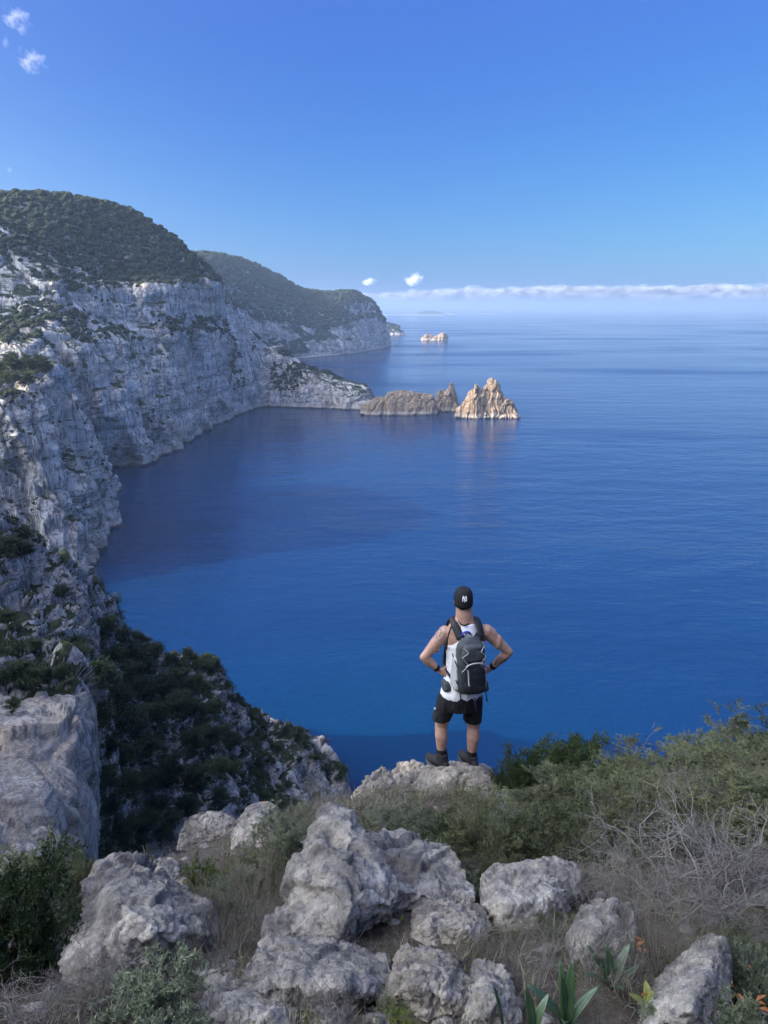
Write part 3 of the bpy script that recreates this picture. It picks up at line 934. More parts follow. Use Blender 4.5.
def cloud_bank():
    """the long low bank of cumulus far out beyond the horizon"""
    s = Soup()
    V, T = ICO3
    Y = 52000.0
    r2 = np.random.default_rng(3)
    for px in np.arange(300, 1150, 3.2):
        env = np.interp(px, [300, 380, 430, 560, 700, 800, 1150], [11, 13, 16, 18.5, 20, 21, 20])
        n = fbm(np.array([[px * 0.03, 0, 0]]), 4)[0]
        top = env + 5.5 * n + r2.normal() * 0.8
        for k in range(2):
            h = top * (0.55 + 0.45 * r2.random()) if k else top
            c = P(px + r2.normal() * 4, 308, Y + r2.normal() * 1500)
            rz = (2.4 + 2.2 * r2.random()) * Y / F
            rx = rz * (1.5 + r2.random())
            c[2] = H + h * Y / F - rz
            s.add(V * np.array([rx, rx, rz]) * (1 + 0.25 * fbm(V * 2.2 + px, 3))[:, None] + c, T=T)
        # flat body of the bank below the heaped tops
        c = P(px, 308, Y + 900)
        hh = (top - 3.5) * Y / F
        s.add(V * np.array([500.0, 900.0, hh * 0.55]) + np.array([c[0], c[1], H + hh * 0.45]), T=T)
    m, nt, b = mat_new('cloud_bank_white')
    b.inputs['Base Color'].default_value = (0.62, 0.63, 0.68, 1)
    b.inputs['Roughness'].default_value = 1.0
    b.inputs['Specular IOR Level'].default_value = 0.0
    tr = nt.nodes.new('ShaderNodeBsdfTransparent'); mxs = nt.nodes.new('ShaderNodeMixShader')
    nn = noise(nt, coords(nt), 0.0012, 5, 0.65)
    nt.links.new(ramp(nt, nn, [(0.35, (0.84, 0.84, 0.84)), (0.60, (0.99, 0.99, 0.99))]), mxs.inputs[0])
    nt.links.new(b.outputs[0], mxs.inputs[1]); nt.links.new(tr.outputs[0], mxs.inputs[2])
    nt.links.new(mxs.outputs[0], nt.nodes['Material Output'].inputs[0])
    tag(add('cloud_bank', s.mesh('cloud_bank'), m), kind='stuff')
cloud_bank()

# ------------------------------------------------------------------ far woods (one mass each)
M['wood'] = leaf_material('distant_pine_foliage', (0.011, 0.018, 0.008), (0.034, 0.046, 0.019), 0.0, 0.09, 0.9)
M['scrub'] = leaf_material('cliff_scrub_foliage', (0.011, 0.017, 0.008), (0.030, 0.038, 0.016), 0.0, 0.12, 0.9)

def crowns(name, A, tu, tv, count, size, mat, rows, min_nz=0.3, sub=ICO1, nscale=0.02, nthr=-1.0, clip=None, flat=0.75):
    """rounded rough tree crowns over the gently sloping cells of a cliff grid"""
    Nn = grid_normals(A)
    Nn = np.where(Nn[..., 2:3] < 0, -Nn, Nn)
    cell = 0.25 * (A[:-1, :-1] + A[1:, :-1] + A[:-1, 1:] + A[1:, 1:])
    nz = Nn[:-1, :-1, 2]
    area = np.linalg.norm(np.cross(A[1:, :-1] - A[:-1, :-1], A[:-1, 1:] - A[:-1, :-1]), axis=2)
    V = tv[:-1][None, :] + 0 * nz
    U = tu[:-1][:, None] + 0 * nz
    ok = (nz > min_nz) & (cell[..., 2] > 6)
    band = np.zeros_like(ok)
    for a, b in rows: band |= (V >= a) & (V <= b)
    ok &= band
    if clip is not None: ok &= clip(U, V, cell)
    pts = cell.reshape(-1, 3)
    nn = fbm(pts * nscale + 3, 4).reshape(nz.shape)
    w = np.where(ok & (nn > nthr), area, 0).ravel()
    if w.sum() <= 0: return None
    idx = rng.choice(len(w), count, p=w / w.sum())
    s = Soup()
    BV, BT = sub
    for k in range(12):
        sel = idx[k::12]
        if not len(sel): continue
        n = len(sel)
        shape = BV * (1 + 0.55 * fbm(BV * 1.6 + k * 7.7, 3))[:, None]
        r = size[0] + (size[1] - size[0]) * rng.random(n) ** 1.6
        a = rng.random(n) * 6.28
        sx = shape[None] * r[:, None, None]
        X = sx[..., 0] * np.cos(a)[:, None] - sx[..., 1] * np.sin(a)[:, None]
        Yy = sx[..., 0] * np.sin(a)[:, None] + sx[..., 1] * np.cos(a)[:, None]
        jit = rng.normal(size=(n, 3)) * r[:, None] * 0.5; jit[:, 2] = 0
        c = pts[sel] + jit
        Z = sx[..., 2] * flat
        VV = np.stack([X, Yy, Z], -1) + c[:, None, :] + np.array([0, 0, 1]) * (r * flat * 0.5)[:, None, None]
        T = (BT[None] + (np.arange(n) * len(BV))[:, None, None]).reshape(-1, 3)
        s.add(VV.reshape(-1, 3), T=T)
    return tag(add(name, s.mesh(name, False), mat), kind='stuff')

crowns('wood', cliff_A, cliff_u, cliff_v, 22000, (1.0, 4.4), M['wood'], [(4.95, 7.6)], 0.05, ICO1, 0.02, -0.62)
crowns('wood', cliff_A, cliff_u, cliff_v, 3000, (1.5, 3.6), M['wood'], [(2.15, 3.25), (4.05, 5.0)], 0.15, ICO1, 0.018, -0.08)
crowns('scrub', cliff_A, cliff_u, cliff_v, 1300, (0.9, 2.4), M['scrub'], [(0.4, 4.2)], 0.5, ICO1, 0.016, 0.14)
crowns('scrub', prom_A, prom_u, prom_v, 1100, (0.9, 2.4), M['scrub'], [(0.7, 3.2)], 0.45, ICO1, 0.02, 0.02, lambda U, V, c: U < 4.4)
crowns('scrub', butt_A, butt_u, butt_v, 500, (0.5, 1.5), M['scrub'], [(0.3, 3.0)], 0.5, ICO1, 0.03, 0.0)
crowns('wood', head_A, head_u, head_v, 15000, (2.5, 6.0), M['wood'], [(1.7, 5.6)], 0.30, ICO1, 0.006, -0.35)

# ------------------------------------------------------------------ trees of the near cliff
M['pine'] = leaf_material('pine_needles', (0.020, 0.034, 0.014), (0.070, 0.092, 0.036), 0.15, 0.5)
M['bark'] = plain('grey_brown_bark', (0.11, 0.085, 0.065), 0.9, 0.35, 9.0, 0.02)

def branch(p, d, L, n, wander, up, r=rng):
    pts = [np.array(p, float)]
    d = np.array(d, float) / np.linalg.norm(d)
    for k in range(n):
        d = d + r.normal(size=3) * wander + np.array([0, 0, up])
        d /= np.linalg.norm(d)
        pts.append(pts[-1] + d * L / n)
    return np.array(pts), d

def pine_meshes(height, width, seed, flat=0.55, density=1.0):
    r = np.random.default_rng(seed)
    wood = Soup(); fol = Soup()
    lean = r.normal(size=2) * 0.12
    trunk, _ = branch((0, 0, -0.4), (lean[0], lean[1], 1), height * 0.86 + 0.4, 8, 0.07, 0.03, r)
    tube(wood, trunk, np.linspace(height * 0.030, height * 0.008, len(trunk)), 6)
    pos, dirs = [], []
    nb = 15
    for k in range(nb):
        f = 0.30 + 0.68 * (k + r.random()) / nb
        i = min(int(f * 8), 7)
        b0 = trunk[i] * (1 - (f * 8 - i)) + trunk[i + 1] * (f * 8 - i)
        a = k * 2.4 + r.random()
        L = width * 0.5 * (0.55 + 0.45 * math.sin(math.pi * min(1, (f - 0.15) / 0.85) ** 0.8)) * (0.75 + 0.5 * r.random())
        pts, d = branch(b0, (math.cos(a), math.sin(a), 0.25 + 0.5 * f), L, 5, 0.16, 0.05, r)
        tube(wood, pts, np.linspace(height * 0.010, height * 0.002, len(pts)), 4)
        for q in (2, 3, 4, 5):
            for _ in range(2):
                c = pts[q] + r.normal(size=3) * np.array([1, 1, 0.5]) * width * 0.06
                m = int(34 * density)
                off = r.normal(size=(m, 3)) * np.array([1, 1, 0.55]) * width * 0.065
                off[:, 2] = np.abs(off[:, 2]) * flat * 1.6
                pos.append(c + off)
                dd = off + np.array([0, 0, 0.35]) * width * 0.06 + r.normal(size=(m, 3)) * width * 0.03
                dirs.append(dd)
    leaves(fol, np.concatenate(pos), np.concatenate(dirs), width * 0.075, width * 0.032, 0.1)
    return wood.mesh('trunk'), fol.mesh('crown', False)

def make_tree(name, meshes, mat, label, cat, group):
    t = empty(name)
    tag(t, label, cat, group)
    add('trunk', meshes[0], M['bark'], t)
    add('crown', meshes[1], mat, t)
    return t

pine_protos = []
spur_bvh = BVHTree.FromObject(spur_o, bpy.context.evaluated_depsgraph_get())
butt_bvh = BVHTree.FromObject(butt_o, bpy.context.evaluated_depsgraph_get())

def hit_px(bvh, px, py):
    r = Vector(ray(px, py)).normalized()
    loc, nrm, i, d = bvh.ray_cast(Vector((0, 0, H)), r)
    return loc, nrm

pine_kinds = [make_tree('pine_tree', pine_meshes(6.5, 5.6, 20 + k, density=1.0), M['pine'], 'tmp', 'pine tree', None) for k in range(4)]
used = set()
def plant_pine(bvh, px, py, h, label, group, kind=None):
    loc, nrm = hit_px(bvh, px, py)
    if loc is None: return None
    k = kind if kind is not None else rng.integers(0, len(pine_kinds))
    if k in used: t = copy_tree(pine_kinds[k])
    else: t = pine_kinds[k]; used.add(k)
    t.location = loc
    t.rotation_euler = (0, 0, rng.random() * 6.28)
    s = h / 6.5
    t.scale = (s * (0.9 + 0.3 * rng.random()), s * (0.9 + 0.3 * rng.random()), s)
    tag(t, label, 'pine tree', group)
    return t

HOLLOW = 'dark green pine crowded in the shaded hollow of the near cliff'
g1 = 'pines in the shaded hollow'
plant_pine(spur_bvh, 172, 792, 8.5, 'pine with its bare forked trunk showing, lower middle of the dark hollow', None, 1)
for px, py, h in [(108, 640, 5.5), (120, 655, 6.5), (135, 668, 6.5), (112, 672, 6), (150, 685, 7), (128, 692, 7.5), (105, 700, 6), (118, 715, 7), (145, 712, 7.5), (165, 705, 7),
                  (180, 690, 6), (195, 695, 5.5), (102, 735, 6), (122, 742, 7), (142, 740, 7.5), (160, 733, 7), (180, 722, 7), (198, 722, 6), (215, 722, 5.5), (110, 765, 6),
                  (130, 772, 6.5), (152, 765, 7), (194, 755, 6.5), (212, 752, 6), (230, 752, 5), (105, 795, 5.5), (124, 803, 6), (146, 800, 6), (196, 790, 6), (216, 782, 5.5),
                  (235, 780, 4.5), (140, 650, 5), (155, 662, 5), (172, 672, 5), (188, 665, 4.5), (205, 672, 3.5), (225, 738, 4), (110, 822, 5), (160, 818, 5), (190, 815, 4.5), (220, 805, 4), (102, 850, 5), (118, 845, 5), (134, 838, 5), (148, 832, 5), (105, 870, 5), (125, 862, 5), (140, 855, 5), (175, 830, 4.5), (200, 828, 4), (165, 845, 4)]:
    plant_pine(spur_bvh, px, py, h * 0.92, HOLLOW, g1)
WALLT = 'small dark pine clinging to the ledges above the pale rock wall'
g2 = 'pines on the ledges above the pale wall'
for px, py, h in [(20, 548, 4.2), (10, 560, 4.5), (26, 562, 4.2), (66, 600, 3.2), (8, 630, 3.2), (36, 655, 2.8), (20, 684, 3.6), (34, 690, 3.4), (50, 688, 3.4), (64, 684, 3.0), (6, 690, 3.2), (12, 715, 2.4)]:
    plant_pine(spur_bvh, px, py, h * 0.9, WALLT, g2)
RIDGE = 'wind-clipped bush of pine on the rocky ridge running down to the sea'
g3 = 'bushy pines along the descending ridge'
for px, py, h in [(196, 662, 2.6), (206, 664, 3.0), (216, 668, 2.6), (228, 690, 2.2), (238, 700, 2.2), (262, 730, 2.0), (285, 735, 2.2), (296, 742, 2.6), (306, 750, 2.6), (316, 762, 2.2), (300, 764, 2.2), (278, 752, 2.0),
                  (326, 775, 2.0), (288, 790, 2.2), (260, 770, 2.4), (318, 800, 2.2), (245, 800, 2.4), (270, 810, 2.2)]:
    plant_pine(spur_bvh, px, py, h, RIDGE, g3)
TOPT = 'sunlit yellow-green pine on the flat top of the left buttress'
g4 = 'pines on top of the left buttress'
for px, py, h in [(2, 378, 8), (10, 372, 8.5), (20, 376, 8), (28, 370, 8), (36, 374, 7.5), (44, 371, 7), (50, 374, 5.5), (6, 388, 7.5), (18, 387, 7), (30, 385, 6), (12, 366, 7), (38, 366, 6)]:
    plant_pine(butt_bvh, px, py, h, TOPT, g4)

def leafy_scrub(name, A, tu, tv, count, size, mat, clip, min_nz=0.25, nthr=-0.1, nscale=0.06):
    """low ragged bushes made of leaves over the broken ground of the near cliff"""
    Nn = grid_normals(A)
    Nn = np.where(Nn[..., 2:3] < 0, -Nn, Nn)
    cell = 0.25 * (A[:-1, :-1] + A[1:, :-1] + A[:-1, 1:] + A[1:, 1:])
    nz = Nn[:-1, :-1, 2]
    area = np.linalg.norm(np.cross(A[1:, :-1] - A[:-1, :-1], A[:-1, 1:] - A[:-1, :-1]), axis=2)
    V = tv[:-1][None, :] + 0 * nz; U = tu[:-1][:, None] + 0 * nz
    pts = cell.reshape(-1, 3)
    nn = fbm(pts * nscale + 3, 4).reshape(nz.shape)
    w = np.where((nz > min_nz) & (cell[..., 2] > 5) & clip(U, V) & (nn > nthr), area, 0).ravel()
    idx = rng.choice(len(w), count, p=w / w.sum())
    s = Soup()
    P_, D_ = [], []
    for i in idx:
        r = size[0] + (size[1] - size[0]) * rng.random() ** 1.8
        m = int(60 + 70 * r)
        off = rng.normal(size=(m, 3)) * np.array([0.55, 0.55, 0.42]) * r
        off[:, 2] = np.abs(off[:, 2])
        P_.append(pts[i] + off); D_.append(off + np.array([0, 0, 0.3 * r]) + rng.normal(size=(m, 3)) * 0.3 * r)
    leaves(s, np.concatenate(P_), np.concatenate(D_), 0.34, 0.17, 0.1)
    return tag(add(name, s.mesh(name, False), mat), kind='stuff')
leafy_scrub('scrub', spur_A, spur_u, spur_v, 1500, (0.5, 1.5), M['pine'], lambda U, V: (U > 8.6) & (U < 13.5) & (V > 0.3) & (V < 4.9), 0.1, -0.35)
leafy_scrub('scrub', spur_A, spur_u, spur_v, 700, (0.3, 1.1), M['pine'], lambda U, V: (U > 13.0) & (V > 0.8) & (V < 5.2), 0.3, -0.05)
leafy_scrub('scrub', spur_A, spur_u, spur_v, 420, (0.3, 1.2), M['pine'], lambda U, V: (U > 3.0) & (U < 9.0) & (V > 2.1) & (V < 5.2), 0.3, 0.08)

# ------------------------------------------------------------------ boulders of the foreground
def hull(points):
    bm = bmesh.new()
    for p in points: bm.verts.new(p)
    r = bmesh.ops.convex_hull(bm, input=bm.verts)
    junk = [e for e in r['geom_interior'] + r['geom_unused'] if isinstance(e, bmesh.types.BMVert)]
    if junk: bmesh.ops.delete(bm, geom=list(set(junk)), context='VERTS')
    bmesh.ops.triangulate(bm, faces=bm.faces)
    V = np.array([v.co[:] for v in bm.verts])
    bm.verts.index_update()
    T = np.array([[v.index for v in f.verts] for f in bm.faces])
    bm.free()
    return V, T

def block(outline, Y, thick, front=(), taper=0.72, sink=0.18, lift=0.0, top=()):
    """corners of one angular block: the outline leans back from its foot to its top; front corners stand forward of it"""
    ys = [q[1] for q in outline]
    y0, y1 = min(ys), max(ys)
    if Y < 5.0:                                       # it rests on the slope where its foot is seen
        foot = max(outline, key=lambda q: q[1])
        Y = ground_hit(foot[0], min(foot[1], 1040) - 4)[1]
    def depth(py): return Y + thick * max(0.0, (y1 - py) / (y1 - y0)) ** 1.2
    pts = [P(px, py, depth(py)) for px, py in outline]
    c = np.mean(pts, axis=0)
    zmin = min(p[2] for p in pts)
    out = list(pts)
    for p in pts:
        q = c + (p - c) * taper
        out.append(np.array([q[0], p[1] + 0.30 * thick, min(p[2], q[2]) - 0.34 * thick + lift]))      # hidden back
        out.append(np.array([q[0], max(p[1], c[1]), zmin - sink]))                                    # buried foot
    for px, py, dy in front:
        out.append(P(px, py, depth(py) + dy))
    for px, py, y_ in top:                            # corners of a level top
        out.append(P(px, py, y_))
    return out

def karst(me, size, seed, amp=1.0, pits=1.0, fine=1.0):
    V, Nn = get_vn(me)
    p = V / size + seed * 3.1
    w = np.stack([fbm(p * 2.2 + 3, 3), fbm(p * 2.2 + 9, 3), fbm(p * 2.2 + 15, 3)], 1) * 0.30
    big = fbm(p * 1.7, 4)
    rid = ridged((p + w) * np.array([4.2, 4.2, 2.6]), 4) - 0.55
    d1, d2, val = worley((p + w * 1.3) * 4.6)
    scallop = smoothstep(0.0, 0.55, d1) - 0.6
    e1, e2, v2 = worley((p + w) * 10.0)
    scal2 = smoothstep(0.0, 0.6, e1) - 0.6
    f1, f2, v3 = worley((p + w) * 2.6 + 7)
    hole = -smoothstep(0.30, 0.08, f1) * (v3 > 0.52)
    crack = -(1 - smoothstep(0.0, 0.07, f2 - f1))
    fa, fe = facets((p + w * 0.12) * np.array([2.3, 2.3, 2.8]), 1.3)
    fb, fe2 = facets((p + w * 0.15) * np.array([6.0, 6.0, 7.0]), 1.3)
    fc, fe3 = facets((p + w * 0.3) * 19.0, 1.2)
    sharp = ridged((p + w) * np.array([7.0, 7.0, 5.0]), 3)
    d = size * amp * (0.014 * big + 0.050 * fa + 0.024 * fb + 0.012 * fc + 0.018 * (sharp - 0.5) + pits * (0.010 * scal2 + 0.090 * hole)
                      + 0.024 * crack + fine * 0.006 * fbm(p * 18, 4, gain=0.7) + fine * 0.005 * ridged(p * 30, 3))
    set_v(me, V + Nn * d[:, None])
    return me

boulders = []
def boulder(label, blocks, mat, size, seed, amp=1.0, pits=1.0, vox=None, name='boulder', cat='boulder'):
    s = Soup()
    for pts in blocks:
        V, T = hull(pts); s.add(V, T=T)
    me = remeshed(s.mesh(name), vox or max(size / 100, 0.005), 0, name)
    karst(me, size, seed, amp, pits)
    V, _ = get_vn(me)
    c = V.mean(0)
    set_v(me, V - c)
    o = add(name, me, mat, loc=tuple(c))
    boulders.append(o)
    return tag(o, label, cat)

PY = 6.43                        # how far out the hiker stands
# outcrop under the hiker
boulder('pale weathered outcrop at the cliff edge with the hiker standing on top of it',
        [block([(398, 824), (402, 800), (418, 784), (436, 780), (490, 784), (506, 794), (510, 815), (470, 830)], PY - 0.50, 0.38, [(430, 812, -0.12), (460, 802, -0.08), (480, 812, -0.10)], 0.9,
               top=[(424, 771, PY - 0.05), (438, 768, PY - 0.12), (460, 768, PY - 0.16), (480, 769, PY - 0.12), (497, 775, PY - 0.05), (430, 764, PY + 0.20), (460, 762, PY + 0.24), (486, 763, PY + 0.20)])],
        M['rock_warm'], 1.0, 3, 0.55, 0.9)
boulder('twin-humped pale rock at the brink just left of the hiker',
        [block([(345, 818), (352, 795), (368, 782), (382, 768), (392, 770), (396, 800), (396, 825)], 5.75, 0.45, [(372, 800, -0.15)], 0.85),
         block([(385, 825), (388, 780), (398, 764), (414, 762), (424, 768), (426, 800), (424, 825)], 6.15, 0.5, [(402, 790, -0.18)], 0.85)],
        M['rock_warm'], 0.8, 5, 1.0, 1.1)
boulder('small grey block beside the right foot of the hiker outcrop, half hidden by bushes',
        [block([(500, 822), (500, 800), (510, 790), (526, 794), (532, 815), (520, 830)], 6.05, 0.35, [(515, 805, -0.1)])], M['rock'], 0.4, 8, 0.9)
boulder('little white rock among the green bushes near the skyline, right of the hiker',
        [block([(541, 786), (545, 773), (556, 768), (572, 770), (582, 778), (580, 790)], 5.75, 0.3, [(560, 779, -0.1)])], M['rock_pale'], 0.4, 9, 0.6)

# the big central boulder: a leaning pyramid on the left, a long slanting slab on the right
boulder('largest boulder in the middle, a leaning grey pyramid with a hollow under its right end',
        [block([(268, 940), (286, 890), (306, 862), (318, 842), (324, 812), (334, 808), (346, 812), (366, 832), (392, 866), (398, 905), (372, 925), (340, 948), (300, 945)], 2.72, 0.62,
               [(322, 880, -0.16), (352, 905, -0.20), (338, 940, -0.12), (296, 915, -0.08)], 0.70),
         block([(352, 846), (372, 838), (398, 840), (428, 837), (450, 843), (462, 856), (476, 888), (472, 906), (430, 903), (398, 916), (368, 925), (350, 905)], 2.86, 0.60,
               [(385, 888, -0.16), (430, 890, -0.10)], 0.78, 0.02)],
        M['rock'], 0.95, 12, 0.80, 1.1, vox=0.008)
boulder('pale flat-topped boulder right of the largest one, under the green heath',
        [block([(480, 905), (483, 876), (496, 866), (528, 864), (560, 861), (578, 866), (580, 882), (560, 905), (545, 932), (508, 936)], 3.15, 0.5,
               [(510, 905, -0.14), (545, 900, -0.12)], 0.85)], M['rock_pale'], 0.6, 15, 0.7, 0.7)
boulder('small pocked rock wedged between the largest boulder and the pale flat-topped one',
        [block([(410, 938), (414, 912), (428, 903), (446, 900), (470, 904), (486, 908), (492, 930), (484, 948), (440, 955)], 2.66, 0.35,
               [(430, 925, -0.10), (465, 930, -0.12)], 0.85)], M['rock_warm'], 0.42, 17, 1.0, 1.5)
boulder('low ledge of sharp scalloped rock spread below the largest boulder',
        [block([(236, 985), (256, 945), (285, 936), (318, 946), (352, 950), (385, 955), (400, 975), (392, 1000), (340, 1012), (280, 1008)], 2.28, 0.40,
               [(290, 975, -0.14), (345, 985, -0.16), (260, 992, -0.08)], 0.9)], M['rock'], 0.6, 21, 0.85, 1.3)
boulder('rounded fluted boulder at the bottom, below the pocked rock',
        [block([(382, 1005), (390, 968), (408, 952), (432, 951), (455, 962), (470, 985), (472, 1015), (430, 1024)], 2.15, 0.35,
               [(415, 985, -0.15), (445, 995, -0.12)], 0.85)], M['rock_warm'], 0.42, 23, 1.1, 1.0)
boulder('jagged grey rock at the bottom edge behind the single upright leaf',
        [block([(462, 1010), (470, 982), (480, 966), (496, 968), (512, 980), (522, 1000), (520, 1030), (480, 1035)], 2.05, 0.3,
               [(490, 1000, -0.12)], 0.85)], M['rock_pale'], 0.34, 26, 1.1, 1.2)
boulder('low broken stone at the bottom edge between the fluted boulder and the upright leaf',
        [block([(412, 1030), (424, 1008), (446, 1000), (470, 1008), (478, 1030), (450, 1045)], 1.93, 0.25, [(445, 1018, -0.08)])], M['rock'], 0.26, 27, 1.1, 1.0)
boulder('blue-grey tilted slab at the bottom, left of the dead sticks',
        [block([(172, 1040), (196, 1005), (222, 982), (256, 975), (290, 988), (304, 1012), (296, 1045), (230, 1050)], 2.02, 0.32,
               [(235, 1010, -0.12), (270, 1015, -0.10)], 0.9)], M['rock_pale'], 0.45, 29, 0.9, 1.0)
boulder('broken stone at the bottom under the left end of the bleached sticks',
        [block([(300, 1040), (312, 1004), (336, 998), (352, 1010), (356, 1040)], 2.0, 0.22, [(330, 1020, -0.08)])], M['rock'], 0.26, 31, 1.0, 1.2)
boulder('broken stone at the bottom between the bleached sticks and the fluted boulder',
        [block([(350, 1045), (358, 1012), (378, 1004), (400, 1012), (408, 1040)], 1.98, 0.22, [(380, 1024, -0.08)])], M['rock'], 0.26, 32, 1.0, 1.2)
# left side
boulder('broad blue-grey boulder on the left beside the big dark bush',
        [block([(58, 972), (78, 925), (84, 880), (100, 864), (130, 857), (150, 868), (178, 884), (206, 905), (212, 935), (190, 962), (150, 985), (90, 990)], 2.75, 0.6,
               [(120, 905, -0.20), (160, 930, -0.22), (100, 945, -0.12)], 0.85),
         ],
        M['rock'], 0.85, 35, 0.75, 0.9)
boulder('small orange-brown stone on the right shoulder of the broad left boulder',
        [block([(146, 890), (148, 868), (160, 856), (174, 860), (186, 880), (180, 898)], 2.9, 0.25, [(165, 874, -0.05)])], M['rock_lichen'], 0.3, 36, 0.9)
boulder('small rounded rock in the shade between the dark bush and the broad left boulder',
        [block([(32, 968), (36, 945), (52, 935), (76, 934), (92, 946), (92, 968), (60, 978)], 2.62, 0.3, [(62, 952, -0.10)])], M['rock'], 0.34, 37, 0.7, 0.6)
boulder('pale rock on the brink with a thin lichen rim, left one of the lichen-capped pair',
        [block([(176, 850), (184, 822), (200, 812), (222, 811), (238, 820), (246, 848)], 4.25, 0.4, [(210, 830, -0.12)], 0.85)], M['rock_lichen'], 0.5, 41, 0.75, 0.8)
boulder('pale rock on the brink with the strongest orange lichen cap, right one of the pair',
        [block([(232, 850), (238, 816), (252, 806), (266, 804), (280, 812), (290, 835), (286, 852)], 4.35, 0.4, [(260, 826, -0.12)], 0.85)],
        M['rock_lichen'], 0.5, 42, 0.75, 0.8)
boulder('half-buried pale stone under the dry tufts, lower left of the largest boulder',
        [block([(185, 985), (196, 962), (222, 952), (246, 962), (250, 985)], 2.45, 0.2, [(218, 970, -0.06)])], M['rock_pale'], 0.26, 43, 1.0)
# right side
boulder('wedge-shaped slab with a bright top and shaded right face in the lower right corner',
        [block([(628, 1036), (660, 1006), (684, 966), (708, 944), (724, 934), (730, 950), (728, 1000), (722, 1040), (670, 1050)], 2.2, 0.35,
               [(690, 1010, -0.16), (706, 975, -0.10)], 0.95)], M['rock_pale'], 0.5, 47, 0.6, 0.8)
boulder('shadowed rock showing through the dead twigs above the green leaf rosettes',
        [block([(566, 965), (572, 925), (590, 905), (616, 898), (632, 915), (632, 950), (610, 970)], 2.75, 0.35, [(598, 935, -0.12)])], M['rock'], 0.4, 51, 1.0, 1.2)
boulder('grey rock at the right edge behind the dead branches',
        [block([(744, 912), (748, 884), (764, 876), (800, 880), (806, 915)], 3.1, 0.35, [(770, 895, -0.10)])], M['rock'], 0.4, 53, 0.8)
boulder('low flat rock peeping from the earth left of the jagged bottom rock',
        [block([(520, 962), (532, 938), (556, 930), (574, 940), (576, 962)], 2.6, 0.25, [(545, 948, -0.06)])], M['rock'], 0.3, 57, 0.9)

# loose stones: nobody could count them
M['rubble'] = rock_material('small_stones', (0.72, 0.70, 0.66), scale=3.0)
def rubble():
    s = Soup()
    r = np.random.default_rng(77)
    V0, T0 = ICO2
    k = 0
    while k < 420:
        x = r.uniform(-2.4, 3.6); y = r.uniform(1.2, 6.6)
        if y > float(edge_y(x)) - 0.1: continue
        sz = 0.008 + 0.045 * r.random() ** 3.5
        V = V0 * (1 + 0.5 * fbm(V0 * 1.3 + k * 1.7, 3))[:, None] * np.array([1, 0.8, 0.5]) * sz
        a = r.random() * 6.28
        V = np.stack([V[:, 0] * math.cos(a) - V[:, 1] * math.sin(a), V[:, 0] * math.sin(a) + V[:, 1] * math.cos(a), V[:, 2]], 1)
        s.add(V + np.array([x, y, ground_z(x, y)]), T=T0)
        k += 1
    tag(add('rubble', s.mesh('rubble', False), M['rubble']), kind='stuff')
rubble()

# ------------------------------------------------------------------ shrubs
M['twig_grey'] = plain('dead_grey_twig', (0.185, 0.17, 0.155), 0.9, 0.25, 6.0)
M['twig_dark'] = plain('brown_stem', (0.10, 0.08, 0.065), 0.9, 0.3, 6.0)
M['twig_dry'] = plain('dry_straw_stem', (0.165, 0.148, 0.118), 0.9, 0.25, 5.0)
M['heath'] = leaf_material('olive_heath_needles', (0.062, 0.074, 0.034), (0.170, 0.185, 0.090), 0.2, 4.0)
M['heath_pale'] = leaf_material('grey_green_heath', (0.085, 0.098, 0.056), (0.20, 0.215, 0.130), 0.2, 4.0)
M['dark'] = leaf_material('dark_lentisk_leaves', (0.016, 0.032, 0.011), (0.055, 0.085, 0.026), 0.2, 4.0, 0.45)
M['fresh'] = leaf_material('yellow_green_spurge', (0.050, 0.075, 0.014), (0.14, 0.17, 0.030), 0.25, 5.0)
M['silver'] = leaf_material('silver_leaves', (0.16, 0.185, 0.17), (0.30, 0.335, 0.315), 0.1, 5.0)
M['sage'] = leaf_material('sage_green_leaves', (0.060, 0.085, 0.042), (0.19, 0.22, 0.135), 0.2, 9.0)
M['dry_leaf'] = leaf_material('dry_grass_blades', (0.115, 0.105, 0.070), (0.235, 0.215, 0.155), 0.2, 4.0)

def grow(r, n0, L, levels, spread, wander, up, kids, shrink=0.55, base=0.05, seg=5):
    """branching skeleton: list of (points, level)"""
    out = []
    def rec(p, d, l, lev):
        pts, dd = branch(p, d, l, seg if lev < 2 else 3, wander * (1 + 0.3 * lev), up, r)
        out.append((pts, lev))
        if lev + 1 < levels:
            for _ in range(kids):
                f = 0.3 + 0.7 * r.random()
                i = min(int(f * (len(pts) - 1)), len(pts) - 2)
                q = pts[i] + (pts[i + 1] - pts[i]) * r.random()
                nd = (pts[i + 1] - pts[i]) / np.linalg.norm(pts[i + 1] - pts[i]) + r.normal(size=3) * spread
                rec(q, nd, l * shrink * (0.7 + 0.6 * r.random()), lev + 1)
    for k in range(n0):
        a = k * 2.4 + r.random()
        t = 0.15 + 0.95 * r.random()
        d = np.array([math.cos(a) * t, math.sin(a) * t, 1.0 - 0.45 * t])
        rec(np.array([math.cos(a), math.sin(a), 0]) * base * r.random() - np.array([0, 0, 0.04]), d, L * (0.75 + 0.4 * r.random()), 0)
    return out

